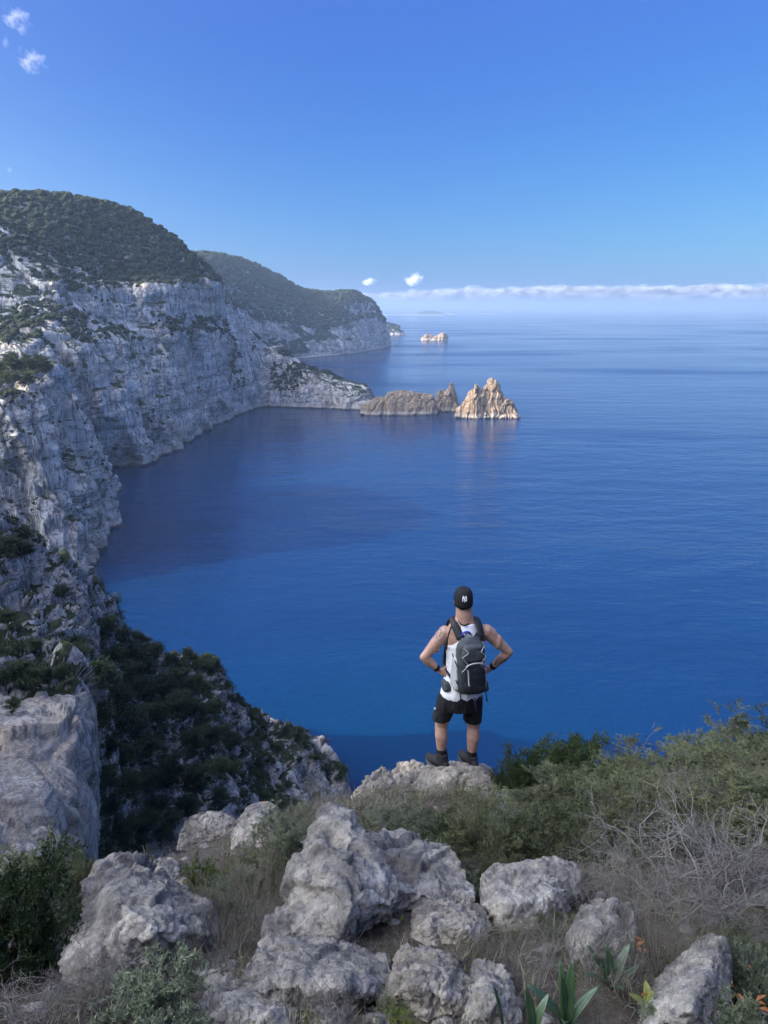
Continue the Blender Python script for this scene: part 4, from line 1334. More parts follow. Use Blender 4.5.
def shrub_meshes(seed, n0, levels, kids, spread, wander, up, r0, per=0, ll=0.03, lw=0.006, lean=0.6, sides=3, shrink=0.55, leaf_levels=1, seg=5, base=0.12):
    """a shrub about one metre across: stems, and leaves set along the outer twigs"""
    r = np.random.default_rng(seed)
    sk = grow(r, n0, 0.62, levels, spread, wander, up, kids, shrink, base, seg)
    wood = Soup(); fol = Soup()
    P_, D_ = [], []
    for pts, lev in sk:
        a = r0 * (0.55 ** lev); b = a * 0.45
        tube(wood, pts, np.linspace(a, b, len(pts)), sides)
        if per and lev >= levels - leaf_levels:
            n = per
            f = r.random(n) ** 0.8 * (len(pts) - 1.001)
            i = f.astype(int)
            q = pts[i] + (pts[i + 1] - pts[i]) * (f - i)[:, None]
            t = pts[i + 1] - pts[i]
            t /= np.linalg.norm(t, axis=1)[:, None]
            P_.append(q); D_.append(t + r.normal(size=(n, 3)) * lean)
    w = wood.mesh('stems')
    f = None
    if per:
        leaves(fol, np.concatenate(P_), np.concatenate(D_), ll, lw, 0.08)
        f = fol.mesh('foliage', False)
    return w, f

KINDS = {
    'heath': ([shrub_meshes(100 + k, 15, 4, 4, 0.55, 0.16, 0.10, 0.006, 20, 0.034, 0.0075, 0.55, shrink=0.52, leaf_levels=2) for k in range(4)], 'twig_dark', 'heath', 'heath bush'),
    'paleheath': ([shrub_meshes(120 + k, 15, 4, 4, 0.5, 0.15, 0.13, 0.006, 17, 0.034, 0.0075, 0.5, shrink=0.52, leaf_levels=2) for k in range(2)], 'twig_grey', 'heath_pale', 'heath bush'),
    'dark': ([shrub_meshes(140 + k, 17, 4, 5, 0.65, 0.14, 0.05, 0.008, 16, 0.032, 0.016, 0.9, shrink=0.55, leaf_levels=2) for k in range(2)], 'twig_dark', 'dark', 'evergreen bush'),
    'fresh': ([shrub_meshes(160 + k, 16, 3, 4, 0.45, 0.12, 0.14, 0.007, 26, 0.055, 0.014, 0.7, shrink=0.5) for k in range(2)], 'twig_dark', 'fresh', 'spurge bush'),
    'silver': ([shrub_meshes(180, 15, 3, 4, 0.45, 0.12, 0.12, 0.006, 20, 0.045, 0.010, 0.6, shrink=0.5)], 'twig_grey', 'silver', 'silver bush'),
    'sage': ([shrub_meshes(190 + k, 18, 3, 5, 0.5, 0.14, 0.12, 0.006, 24, 0.050, 0.016, 0.75, shrink=0.5) for k in range(2)], 'twig_grey', 'sage', 'leafy bush'),
    'dead': ([shrub_meshes(200 + k, 13, 4, 4, 0.75, 0.30, 0.015, 0.0095, 0, shrink=0.62, seg=7) for k in range(3)], 'twig_grey', None, 'dead bush'),
    'deadfine': ([shrub_meshes(220 + k, 22, 4, 4, 0.50, 0.20, 0.05, 0.0045, 0, shrink=0.60, seg=5) for k in range(2)], 'twig_grey', None, 'dead bush'),
    'broom': ([shrub_meshes(240 + k, 55, 3, 4, 0.22, 0.08, 0.12, 0.0040, 5, 0.014, 0.003, 0.4, shrink=0.6, base=0.22) for k in range(2)], 'twig_dry', 'heath', 'dry bush'),
    'straw': ([shrub_meshes(260 + k, 80, 2, 3, 0.30, 0.16, 0.02, 0.0030, 4, 0.05, 0.004, 0.5, shrink=0.7, base=0.25) for k in range(2)], 'twig_dry', 'dry_leaf', 'dry tuft'),
}
KNAME = {'heath': 'heath_bush', 'paleheath': 'heath_bush', 'dark': 'evergreen_bush', 'fresh': 'spurge_bush', 'silver': 'silver_bush', 'sage': 'leafy_bush', 'dead': 'dead_bush', 'deadfine': 'dead_bush', 'broom': 'dry_bush', 'straw': 'dry_tuft'}
BASE_H = {}
for k_, (ml_, *_r) in KINDS.items():
    V_, _ = get_vn(ml_[0][0]); BASE_H[k_] = (np.percentile(V_[:, 2], 98), np.percentile(np.abs(V_[:, 0]), 97))

def shrub(kind, px, py, w, h, label, group=None, yy=None, sunk=0.0):
    """px, py: the foot of the shrub; w, h: its size in pixels of the photograph"""
    meshes, wmat, lmat, cat = KINDS[kind]
    g = ground_hit(px, py)
    if yy is not None:
        t = P(px, py, yy); g = np.array([t[0], yy, ground_z(t[0], yy)])
    f = g[1] * CP - (g[2] - H) * SP
    mpp = f / F
    k = int(rng.integers(0, len(meshes)))
    t = empty(KNAME[kind], (g[0], g[1], ground_z(g[0], g[1]) - 0.02 - sunk))
    hh, ww = BASE_H[kind]
    t.scale = (w * mpp / (2 * ww), w * mpp / (2 * ww), h * mpp / hh / CP)
    t.rotation_euler = (0, 0, rng.random() * 6.28)
    tag(t, label, cat, group)
    add('stems', meshes[k][0], M[wmat], t)
    if lmat: add('foliage', meshes[k][1], M[lmat], t)
    return t

# right-hand slope of olive heath
GH = 'olive heath on the right-hand slope'
LH = 'olive-green heath bush in the unbroken thicket on the right-hand slope'
for px, py, w, h in [(545, 860, 80, 52), (590, 850, 88, 55), (640, 852, 90, 60), (560, 822, 80, 42), (610, 822, 90, 44), (655, 822, 90, 48), (700, 835, 95, 55), (745, 838, 95, 58),
                     (530, 845, 60, 44), (675, 795, 95, 45), (725, 800, 100, 52), (768, 800, 95, 55), (640, 796, 70, 36), (600, 800, 70, 30), (700, 772, 80, 34), (735, 770, 90, 44), (770, 765, 80, 50),
                     (655, 778, 65, 26), (620, 778, 55, 20), (575, 795, 60, 24), (800, 790, 100, 70), (800, 840, 100, 60)]:
    shrub('heath', px, py, w, h * (0.62 + 0.42 * rng.random()), LH, GH)
PH = 'paler grey-green bush mixed into the olive thicket on the right-hand slope'
for px, py, w, h in [(575, 848, 60, 40), (625, 838, 60, 44), (690, 812, 70, 44), (740, 818, 70, 44), (600, 812, 56, 30), (660, 790, 56, 30), (755, 782, 60, 36)]:
    shrub('paleheath', px, py, w, h, PH, 'paler bushes in the right-hand thicket')
BH = 'leafless grey bush caught in the olive thicket on the right-hand slope'
for px, py, w, h in [(585, 838, 70, 46), (650, 832, 80, 56), (710, 820, 80, 58), (760, 808, 80, 56), (630, 812, 60, 36), (690, 785, 60, 34)]:
    shrub('deadfine', px, py, w, h, BH, 'leafless bushes in the right-hand thicket')
shrub('dark', 566, 778, 66, 46, 'dark round evergreen bush standing out against the sea right of the hiker', sunk=0.0)
shrub('dark', 524, 786, 40, 34, 'dark ragged bush between the hiker outcrop and the round evergreen')
shrub('dark', 503, 790, 24, 22, 'tiny dark bush at the right foot of the hiker outcrop')
shrub('heath', 622, 778, 40, 26, 'small pointed heath bush on the skyline under the bent grass stalk')
shrub('silver', 512, 838, 44, 40, 'silver-grey bush below the right end of the hiker outcrop')
# behind the central boulder
shrub('paleheath', 384, 842, 76, 34, 'grey-green heath just behind the peak of the largest boulder')
shrub('paleheath', 420, 846, 74, 34, 'grey-green heath in front of the hiker outcrop, left of its dark neighbour')
shrub('dark', 455, 850, 50, 30, 'dark green bush directly below the hiker, between two heaths')
shrub('heath', 482, 862, 72, 54, 'olive heath right behind the slab end of the largest boulder')
shrub('heath', 470, 852, 50, 28, 'low olive heath under the middle of the hiker outcrop')
shrub('heath', 500, 822, 56, 24, 'low olive heath under the small grey block right of the hiker')
# dead wood on the right
shrub('dead', 700, 905, 185, 84, 'big tangle of bleached dead branches spreading over the right-hand heath')
shrub('dead', 745, 900, 150, 74, 'bleached dead bush at the right edge beside the biggest tangle')
shrub('deadfine', 650, 902, 130, 84, 'fine-twigged grey bush left of the biggest tangle of dead branches')
shrub('deadfine', 600, 912, 100, 62, 'fine grey twigs behind the pale flat-topped boulder')
shrub('deadfine', 560, 962, 84, 48, 'low grey twiggy bush below the pale flat-topped boulder')
shrub('deadfine', 720, 935, 100, 70, 'fine grey twigs overhanging the wedge-shaped slab')
shrub('dead', 600, 985, 90, 66, 'sparse crooked dead branches in front of the shadowed rock')
shrub('broom', 662, 972, 84, 92, 'brown broom-like bush of upright dry stems above the wedge-shaped slab')
shrub('deadfine', 755, 975, 76, 60, 'drooping grey stems along the right edge')
shrub('deadfine', 530, 985, 76, 44, 'short grey twigs just above the upright green leaves')
shrub('straw', 470, 968, 62, 40, 'straw tuft in front of the small pocked rock')
shrub('straw', 520, 952, 70, 44, 'straw tuft at the foot of the pale flat-topped boulder')
shrub('straw', 640, 1000, 60, 40, 'straw tuft left of the wedge-shaped slab')
# left side
shrub('dark', 16, 968, 120, 104, 'big dark green bush filling the lower left edge')
shrub('heath', 66, 925, 86, 66, 'brownish heath between the big dark bush and the broad left boulder')
shrub('heath', 20, 892, 70, 36, 'olive heath on the left edge above the big dark bush')
shrub('fresh', 80, 864, 54, 24, 'yellow-green spurge on the brink at the far left')
shrub('sage', 108, 850, 56, 26, 'mixed green bush on the brink, between spurge and grey twigs')
shrub('deadfine', 150, 852, 66, 42, 'purplish grey twiggy bush left of the lichen-capped rock')
shrub('deadfine', 192, 872, 62, 36, 'grey twiggy bush in front of the lichen-capped rock')
shrub('fresh', 204, 886, 44, 20, 'low fresh green cushion behind the right shoulder of the broad left boulder')
shrub('paleheath', 282, 862, 78, 52, 'soft green heath left of the peak of the largest boulder')
shrub('broom', 312, 842, 52, 40, 'dry grey broom standing behind the peak of the largest boulder')
shrub('straw', 330, 806, 50, 22, 'dry grass on the brink left of the twin-humped rock')
shrub('broom', 252, 925, 84, 72, 'tall dry brown stems left of the largest boulder')
shrub('paleheath', 240, 898, 60, 36, 'low grey-green heath beyond the tall dry brown stems')
shrub('straw', 190, 950, 96, 62, 'arching brown straw in front of the broad left boulder')
shrub('broom', 212, 965, 84, 56, 'dry brown bush between the arching straw and the scalloped ledge')
shrub('deadfine', 120, 985, 110, 56, 'dark tangle of thin stems under the broad left boulder')
shrub('dead', 36, 1030, 110, 66, 'grey dead branches in the lower left corner')
shrub('dead', 100, 1000, 96, 50, 'crooked dead twigs below the small rounded rock')
shrub('sage', 152, 1036, 120, 66, 'pale-tipped leafy bush at the bottom left', sunk=0.03)
shrub('dead', 330, 1030, 70, 60, 'bleached dead sticks lying at the bottom centre')
shrub('straw', 300, 1020, 50, 36, 'straw tuft on the scalloped ledge')
shrub('fresh', 400, 1040, 46, 18, 'small bright green sprout at the bottom edge below the fluted boulder')
shrub('fresh', 312, 1030, 36, 18, 'small bright green tuft below the scalloped ledge')
shrub('sage', 752, 985, 56, 52, 'green leafy cover on the right edge above the russet leaves')
shrub('sage', 746, 1040, 60, 50, 'green leafy cover in the lower right corner below the russet leaves')

TUF = 'small grey-brown tuft growing in a gap between the foreground rocks'
for px, py, w, h in [(230, 1000, 50, 34), (268, 1030, 46, 34), (345, 965, 46, 26), (372, 960, 40, 24), (405, 955, 44, 26), (500, 960, 46, 30), (540, 1010, 50, 34), (585, 1005, 54, 34), (625, 985, 54, 40), (690, 930, 60, 40), (600, 1035, 54, 36), (215, 930, 54, 40), (270, 950, 50, 34), (170, 1000, 54, 40), (80, 1000, 60, 40)]:
    shrub('deadfine' if (px // 10) % 2 else 'straw', px, py, w, h, TUF, 'tufts between the foreground rocks')
LOW = 'low green scrub sprig growing in a gap between the foreground rocks'
for px, py, w, h in [(232, 912, 46, 26), (256, 890, 50, 30), (300, 868, 44, 26), (495, 880, 40, 26), (470, 895, 36, 20), (555, 940, 40, 24), (395, 1015, 34, 18), (300, 985, 30, 18), (660, 1025, 44, 26), (185, 905, 40, 22), (710, 1030, 50, 30), (735, 960, 50, 36)]:
    shrub('heath' if (px // 5) % 2 else 'sage', px, py, w, h, LOW, 'low sprigs between the foreground rocks')

# ------------------------------------------------------------------ broad-leaved rosettes
def squill_material():
    m, nt, b = mat_new('squill_leaf')
    v = coords(nt)
    n = noise(nt, v, 14.0, 3, 0.5)
    oi = nt.nodes.new('ShaderNodeObjectInfo')
    nt.links.new(ramp(nt, n, [(0.3, (0.028, 0.060, 0.026)), (0.7, (0.060, 0.105, 0.045))]), b.inputs['Base Color'])
    b.inputs['Roughness'].default_value = 0.32
    return m
M['squill'] = squill_material()
M['spurge_leaf'] = plain('yellowish_leaf', (0.17, 0.19, 0.05), 0.45, 0.3, 12.0)

def blade(L, W, az, lean, curl, seed):
    r = np.random.default_rng(seed)
    n = 12
    s = np.linspace(0, 1, n)
    ang = lean + curl * s
    step = L / (n - 1)
    rr = np.concatenate([[0], np.cumsum(np.sin(ang[:-1]) * step)]); zz = np.concatenate([[0], np.cumsum(np.cos(ang[:-1]) * step)])
    wid = W * np.sin(np.pi * np.clip(0.12 + 0.88 * s, 0, 1)) ** 0.75
    wid[-1] = 0.0008
    V = []
    for k in range(n):
        c = np.array([rr[k], 0, zz[k]])
        nx = np.array([math.cos(ang[k]), 0, -math.sin(ang[k])])
        for t, dz in ((-1, 0.28), (-0.5, 0.08), (0, 0), (0.5, 0.08), (1, 0.28)):
            wob = 0.04 * math.sin(7 * s[k] + seed) * abs(t)
            V.append(c + np.array([0, t * wid[k] / 2, 0]) - nx * (dz + wob) * wid[k] * 0.5)
    V = np.array(V)
    ca, sa = math.cos(az), math.sin(az)
    V = np.stack([V[:, 0] * ca - V[:, 1] * sa, V[:, 0] * sa + V[:, 1] * ca, V[:, 2]], 1)
    return V, grid_faces(n, 5)

def rosette(px, py, specs, label, mat, cat='squill plant', name='squill_plant'):
    g = ground_hit(px, py)
    t = empty(name, (g[0], g[1], ground_z(g[0], g[1]) - 0.01))
    tag(t, label, cat)
    for k, (L, W, az, lean, curl) in enumerate(specs):
        V, Q = blade(L, W, math.radians(az), lean, curl, k + int(px))
        o = add('leaf', make_mesh('leaf', V, Q), mat, t)
        so = o.modifiers.new('thick', 'SOLIDIFY'); so.thickness = 0.0018; so.offset = 0
    return t
rosette(566, 1030, [(0.20, 0.032, 100, 0.25, 0.3), (0.22, 0.034, 70, 0.15, 0.2), (0.17, 0.032, 20, 0.45, 0.6), (0.18, 0.034, 160, 0.5, 0.6), (0.16, 0.03, 250, 0.35, 0.7), (0.15, 0.03, 300, 0.6, 0.6), (0.19, 0.032, 130, 0.1, 0.2)],
        'largest rosette of strap-like dark green leaves at the bottom centre-right', M['squill'])
rosette(611, 988, [(0.17, 0.036, 150, 0.4, 0.4), (0.16, 0.034, 110, 0.15, 0.3), (0.17, 0.036, 40, 0.4, 0.5), (0.14, 0.032, 10, 0.6, 0.6), (0.15, 0.034, 200, 0.6, 0.4), (0.12, 0.03, 280, 0.5, 0.6)],
        'neat green rosette of broad pointed leaves, upper one of the two by the dead branches', M['squill'])
rosette(503, 1042, [(0.20, 0.040, 170, 0.12, 0.15), (0.11, 0.03, 330, 0.5, 0.6)], 'single upright dark green leaf in front of the jagged bottom rock', M['squill'])
rosette(532, 1040, [(0.15, 0.030, 120, 0.15, 0.3), (0.13, 0.028, 40, 0.35, 0.5), (0.12, 0.028, 220, 0.5, 0.5)], 'small pair-leaved plant between the single leaf and the largest rosette', M['squill'])
rosette(650, 1006, [(0.09, 0.032, 90, 0.4, 0.7), (0.09, 0.032, 20, 0.6, 0.8), (0.085, 0.03, 160, 0.6, 0.8), (0.08, 0.03, 230, 0.7, 0.8), (0.08, 0.03, 300, 0.7, 0.8), (0.07, 0.028, 60, 0.1, 0.5)],
        'small yellowish plant with wilting leaves left of the wedge-shaped slab', M['spurge_leaf'], 'wilted plant', 'wilted_plant')

# russet fallen leaves
M['russet'] = plain('russet_leaf', (0.34, 0.13, 0.05), 0.7, 0.35, 30.0)
def fallen():
    s = Soup()
    r = np.random.default_rng(91)
    for (px, py, n, sp) in [(752, 978, 18, 0.05), (748, 992, 10, 0.05), (618, 950, 8, 0.03), (638, 955, 7, 0.025), (740, 1000, 8, 0.06), (648, 1003, 4, 0.03)]:
        g = ground_hit(px, py)
        c = np.array([[g[0] + r.normal() * sp, g[1] + r.normal() * sp, 0] for _ in range(n)])
        c[:, 2] = [ground_z(a, b) + 0.02 + 0.03 * r.random() for a, b, _ in c]
        leaves(s, c, r.normal(size=(n, 3)) * np.array([1, 1, 0.4]), 0.035, 0.016, 0.15)
    tag(add('fallen_leaves', s.mesh('fallen_leaves', False), M['russet']), kind='stuff')
fallen()

# thin dry grass between the stones
def grass():
    s = Soup()
    r = np.random.default_rng(55)
    P_, D_ = [], []
    k = 0
    while k < 1700:
        x = r.uniform(-2.3, 3.4); y = r.uniform(1.3, 6.4)
        if y > float(edge_y(x)) - 0.05: continue
        if fbm(np.array([[x * 1.3, y * 1.3, 4.0]]), 3)[0] < -0.05: continue
        m = int(r.integers(6, 22))
        z = ground_z(x, y)
        P_.append(np.array([x, y, z - 0.005]) + r.normal(size=(m, 3)) * np.array([0.02, 0.02, 0]))
        D_.append(np.array([0, 0, 1.0]) + r.normal(size=(m, 3)) * 0.45)
        k += 1
    leaves(s, np.concatenate(P_), np.concatenate(D_), 0.09, 0.0035, 0.18)
    tag(add('grass', s.mesh('grass', False), M['dry_leaf']), kind='stuff')
    s2 = Soup(); P2, D2 = [], []
    k = 0
    while k < 420:
        x = r.uniform(-2.3, 3.4); y = r.uniform(1.3, 6.4)
        if y > float(edge_y(x)) - 0.05: continue
        if fbm(np.array([[x * 0.9, y * 0.9, 14.0]]), 3)[0] < 0.05: continue
        m = int(r.integers(8, 26))
        P2.append(np.array([x, y, ground_z(x, y)]) + r.normal(size=(m, 3)) * np.array([0.035, 0.035, 0.004]))
        D2.append(np.array([0, 0, 0.8]) + r.normal(size=(m, 3)) * 0.7)
        k += 1
    leaves(s2, np.concatenate(P2), np.concatenate(D2), 0.03, 0.008, 0.15)
    tag(add('ground_cover', s2.mesh('ground_cover', False), M['fresh']), kind='stuff')
    # the bent stalk on the skyline
    g = ground_hit(632, 772)
    st = Soup()
    a = P(634, 772, g[1]); b = P(640, 745, g[1]); c = P(655, 730, g[1])
    tt = np.linspace(0, 1, 10)[:, None]
    tube(st, (1 - tt) ** 2 * a + 2 * tt * (1 - tt) * b + tt ** 2 * c, np.linspace(0.004, 0.002, 10), 4)
    leaves(st, np.array([c] * 14) + r.normal(size=(14, 3)) * 0.012, np.tile(c - b, (14, 1)) + r.normal(size=(14, 3)) * 0.08, 0.06, 0.006)
    tag(add('grass_stalk', st.mesh('grass_stalk'), M['dry_leaf']), 'tall bent dry grass stalk rising above the skyline bushes', 'grass stalk')
grass()

# ------------------------------------------------------------------ the hiker
bpy.context.view_layer.update()
rock_top = BVHTree.FromObject(boulders[0], bpy.context.evaluated_depsgraph_get())
off0 = Vector(boulders[0].location)
def top_of(x, y):
    loc, n, i, d = rock_top.ray_cast(Vector((x, y, H + 5)) - off0, Vector((0, 0, -1)))
    return (loc + off0).z if loc is not None else -1e9
footc = P(456, 766.5, PY)
O = footc.copy()
def J(px, py, dy=0.0):
    """a point of the figure, from the feet's centre"""
    return P(px, py, PY + dy) - O
TURN = math.radians(12)
AX = np.array([math.cos(TURN), math.sin(TURN), 0])      # across the shoulders
AD = np.array([-math.sin(TURN), math.cos(TURN), 0])     # the way he faces

M['skin'] = None
def skin_material():
    m, nt, b = mat_new('tanned_skin')
    v = coords(nt)
    n = noise(nt, v, 16, 6, 0.7)
    c = ramp(nt, n, [(0.3, (0.30, 0.165, 0.115)), (0.5, (0.40, 0.24, 0.175)), (0.72, (0.47, 0.30, 0.225))])
    nt.links.new(bump(nt, noise(nt, v, 60, 4, 0.6), 0.4, 0.003), b.inputs['Normal'])
    # tattoos: dark inked shapes on the upper left arm and both forearms
    sx = nt.nodes.new('ShaderNodeSeparateXYZ'); nt.links.new(v, sx.inputs[0])
    def near(p, r):
        d = nt.nodes.new('ShaderNodeVectorMath'); d.operation = 'DISTANCE'
        nt.links.new(v, d.inputs[0]); d.inputs[1].default_value = tuple(p)
        return ramp(nt, math_n(nt, 'DIVIDE', d.outputs['Value'], r), [(0.75, (1, 1, 1)), (0.95, (0, 0, 0))])
    area = None
    for p, r in ((J(440, 633), 0.085), (J(430, 661), 0.07), (J(500, 661), 0.075), (J(484, 632), 0.07)):
        q = near(p, r)
        area = q if area is None else math_n(nt, 'MAXIMUM', area, q)
    vo = noise(nt, v, 26, 3, 0.55)
    lines = ramp(nt, math_n(nt, 'ABSOLUTE', math_n(nt, 'SUBTRACT', vo, 0.5)), [(0.035, (1, 1, 1)), (0.075, (0, 0, 0))])
    c = mix(nt, math_n(nt, 'MULTIPLY', math_n(nt, 'MULTIPLY', area, lines), 0.8), c, (0.055, 0.055, 0.06))
    nt.links.new(c, b.inputs['Base Color'])
    b.inputs['Roughness'].default_value = 0.5
    b.inputs['Subsurface Weight'].default_value = 0.08
    b.inputs['Subsurface Radius'].default_value = (0.012, 0.005, 0.003)
    return m
M['skin'] = skin_material()
M['black_cloth'] = plain('black_cloth', (0.012, 0.012, 0.014), 0.85, 0.25, 60, 0.001)
M['shorts'] = plain('black_shorts', (0.010, 0.010, 0.013), 0.8, 0.3, 18, 0.004)
M['white_cloth'] = plain('white_jersey', (0.78, 0.78, 0.80), 0.85, 0.05, 40, 0.002)
M['print_blue'] = plain('blue_print', (0.05, 0.06, 0.42), 0.8, 0.1, 30)
M['white_mark'] = plain('white_mark', (0.80, 0.80, 0.80), 0.7, 0.03, 30)
M['pack'] = plain('charcoal_nylon', (0.050, 0.058, 0.064), 0.65, 0.3, 30, 0.004)
M['pack_dark'] = plain('dark_nylon', (0.016, 0.019, 0.024), 0.6, 0.3, 40, 0.003)
M['pack_grey'] = plain('light_grey_mesh', (0.36, 0.36, 0.38), 0.8, 0.15, 120, 0.001)
M['shoe'] = plain('dark_grey_shoe', (0.020, 0.020, 0.023), 0.8, 0.3, 50, 0.002)
M['sole'] = plain('grey_rubber_sole', (0.075, 0.075, 0.075), 0.85, 0.2, 40)
M['hair'] = plain('dark_hair', (0.025, 0.018, 0.014), 0.7, 0.3, 150, 0.002)
M['eye'] = plain('eye_white', (0.75, 0.73, 0.70), 0.2, 0.02, 10)
M['iris'] = plain('brown_iris', (0.06, 0.03, 0.015), 0.2, 0.1, 10)

def capsule(s, pts, rad, sides=14, flat=None, axis=None):
    """closed round tube with domed ends; flat squeezes it along the given axis"""
    pts = np.asarray(pts, float)
    rad = np.asarray(rad, float)
    # densify
    n = len(pts)
    t = np.linspace(0, n - 1, (n - 1) * 6 + 1)
    C = catmull(pts, t) if n > 2 else pts[0] + (pts[1] - pts[0]) * t[:, None]
    R = np.interp(t, np.arange(n), rad)
    d0 = C[0] - C[1]; d0 /= np.linalg.norm(d0); d1 = C[-1] - C[-2]; d1 /= np.linalg.norm(d1)
    caps = [0.95, 0.75, 0.45]
    A = [C[0] + d0 * R[0] * k for k in caps]; AR = [R[0] * math.sqrt(1 - k * k) for k in caps]
    B = [C[-1] + d1 * R[-1] * k for k in caps[::-1]]; BR = [R[-1] * math.sqrt(1 - k * k) for k in caps[::-1]]
    C = np.array(A + list(C) + B); R = np.array(AR + list(R) + BR)
    T = np.gradient(C, axis=0)
    V = []
    ang = np.arange(sides) * 2 * math.pi / sides
    for c, r, tt in zip(C, R, T):
        u, w = frame_of(tt)
        ring = c + r * (np.cos(ang)[:, None] * u + np.sin(ang)[:, None] * w)
        if flat is not None:
            dd = (ring - c) @ axis
            ring = ring - dd[:, None] * axis * (1 - flat)
        V.append(ring)
    V = np.concatenate(V)
    m = len(C)
    Q = grid_faces(m, sides, True)
    V = np.concatenate([V, [C[0] + d0 * 0.001], [C[-1] + d1 * 0.001]])
    k = np.arange(sides)
    T1 = np.stack([np.full(sides, m * sides), (k + 1) % sides, k], 1)
    T2 = np.stack([np.full(sides, m * sides + 1), (m - 1) * sides + k, (m - 1) * sides + (k + 1) % sides], 1)
    s.add(V, Q, np.concatenate([T1, T2]))

def rings(s, spec, sides=28, sq=2.0, ax=AX, ad=AD):
    """closed stack of elliptical sections: (centre, half width, half depth)"""
    C = np.array([q[0] for q in spec]); W = np.array([q[1] for q in spec]); D = np.array([q[2] for q in spec])
    n = len(spec)
    t = np.linspace(0, n - 1, (n - 1) * 5 + 1)
    C = catmull(C, t); W = np.interp(t, np.arange(n), W); D = np.interp(t, np.arange(n), D)
    a = np.arange(sides) * 2 * math.pi / sides
    ca = np.sign(np.cos(a)) * np.abs(np.cos(a)) ** (2 / sq); sa = np.sign(np.sin(a)) * np.abs(np.sin(a)) ** (2 / sq)
    V = (C[:, None, :] + W[:, None, None] * ca[None, :, None] * ax + D[:, None, None] * sa[None, :, None] * ad).reshape(-1, 3)
    m = len(C)
    k = np.arange(sides)
    V = np.concatenate([V, [C[0]], [C[-1]]])
    T1 = np.stack([np.full(sides, m * sides), (k + 1) % sides, k], 1)
    T2 = np.stack([np.full(sides, m * sides + 1), (m - 1) * sides + k, (m - 1) * sides + (k + 1) % sides], 1)
    s.add(V, grid_faces(m, sides, True), np.concatenate([T1, T2]))

def ball(s, c, r, ax=None, ad=None, az=np.array([0, 0, 1.0])):
    ax = AX if ax is None else ax; ad = AD if ad is None else ad
    V, T = ICO3
    s.add(np.asarray(c) + V[:, :1] * r[0] * ax + V[:, 1:2] * r[1] * ad + V[:, 2:] * r[2] * az, T=T)

person = empty('person')
tag(person, 'man in black cap, white tank top and shorts standing hands on hips at the brink', 'person')
UP = np.array([0, 0, 1.0])

# --- the body, one continuous skin
TORSO = [(694, 462, .155, .115), (686, 462, .168, .122), (676, 462.5, .158, .115), (664, 464, .150, .110), (652, 465, .160, .115), (641, 466, .176, .120), (632, 466, .188, .112), (626, 466, .172, .098), (621, 465.5, .148, .086), (617.5, 464.8, .100, .078), (614, 464.5, .078, .072)]
sh_l, sh_r = J(445, 630.5), J(486.5, 629.0)
el_l, el_r = J(424, 655, -0.05), J(509, 649.5, 0.02)
wr_l, wr_r = J(438.5, 667.5, -0.02), J(491.5, 665.5, 0.10)
hip_l, hip_r = J(449.5, 693, 0), J(473, 694, 0.03)
kn_l, kn_r = J(441, 722.5, 0.02), J(473.5, 724, 0.05)
an_l, an_r = J(441.6, 753.5, 0.0), J(471.5, 755.5, 0.03)
b = Soup()
rings(b, [(J(px, py), w, d) for py, px, w, d in TORSO])
# glutes and hips
ball(b, J(456, 692) - AD * 0.035, (.080, .080, .09)); ball(b, J(468, 692.5) - AD * 0.035, (.080, .080, .09))
# neck, head, face
capsule(b, [J(465, 622), J(464.3, 612), J(463.8, 604, 0.01)], [.084, .078, .070])
hc = J(463.5, 597)
BX, BD = AX, AD
AX, AD = np.array([1.0, 0, 0]), np.array([0, 1.0, 0])      # the head looks straight out to sea
ball(b, hc + AD * 0.005, (.076, .094, .105))
ball(b, hc + AD * 0.045 - UP * 0.068, (.055, .055, .055))           # jaw and chin
ball(b, hc + AD * 0.095 - UP * 0.030, (.013, .020, .024))           # nose
ball(b, hc + AD * 0.088 - UP * 0.062, (.026, .012, .010))           # lips
for sgn in (-1, 1):
    ball(b, hc + AX * sgn * 0.078 - AD * 0.002 - UP * 0.022, (.010, .018, .031))   # ears
AX, AD = BX, BD
# arms: shoulder, upper arm, elbow, forearm
for sh, el, wr in ((sh_l, el_l, wr_l), (sh_r, el_r, wr_r)):
    ball(b, sh, (.062, .064, .066))
    m1 = sh + (el - sh) * 0.45
    capsule(b, [sh, sh + (el - sh) * 0.22, m1, sh + (el - sh) * 0.8, el], [.062, .060, .057, .044, .039])
    ball(b, sh + (el - sh) * 0.16 + (sh - J(465, 631)) * 0.06, (.052, .056, .066))
    ball(b, sh + (el - sh) * 0.48 - AD * 0.016, (.044, .046, .075))
    m2 = el + (wr - el) * 0.35
    capsule(b, [el, m2, el + (wr - el) * 0.75, wr], [.039, .046, .034, .027])
# legs
for hp, kn, an in ((hip_l, kn_l, an_l), (hip_r, kn_r, an_r)):
    capsule(b, [hp, hp + (kn - hp) * 0.5, kn], [.092, .082, .058])
    cf = kn + (an - kn) * 0.33 - AD * 0.012
    capsule(b, [kn, cf, kn + (an - kn) * 0.7, an, an + np.array([0, 0.0, -0.05])], [.057, .062, .046, .037, .040])
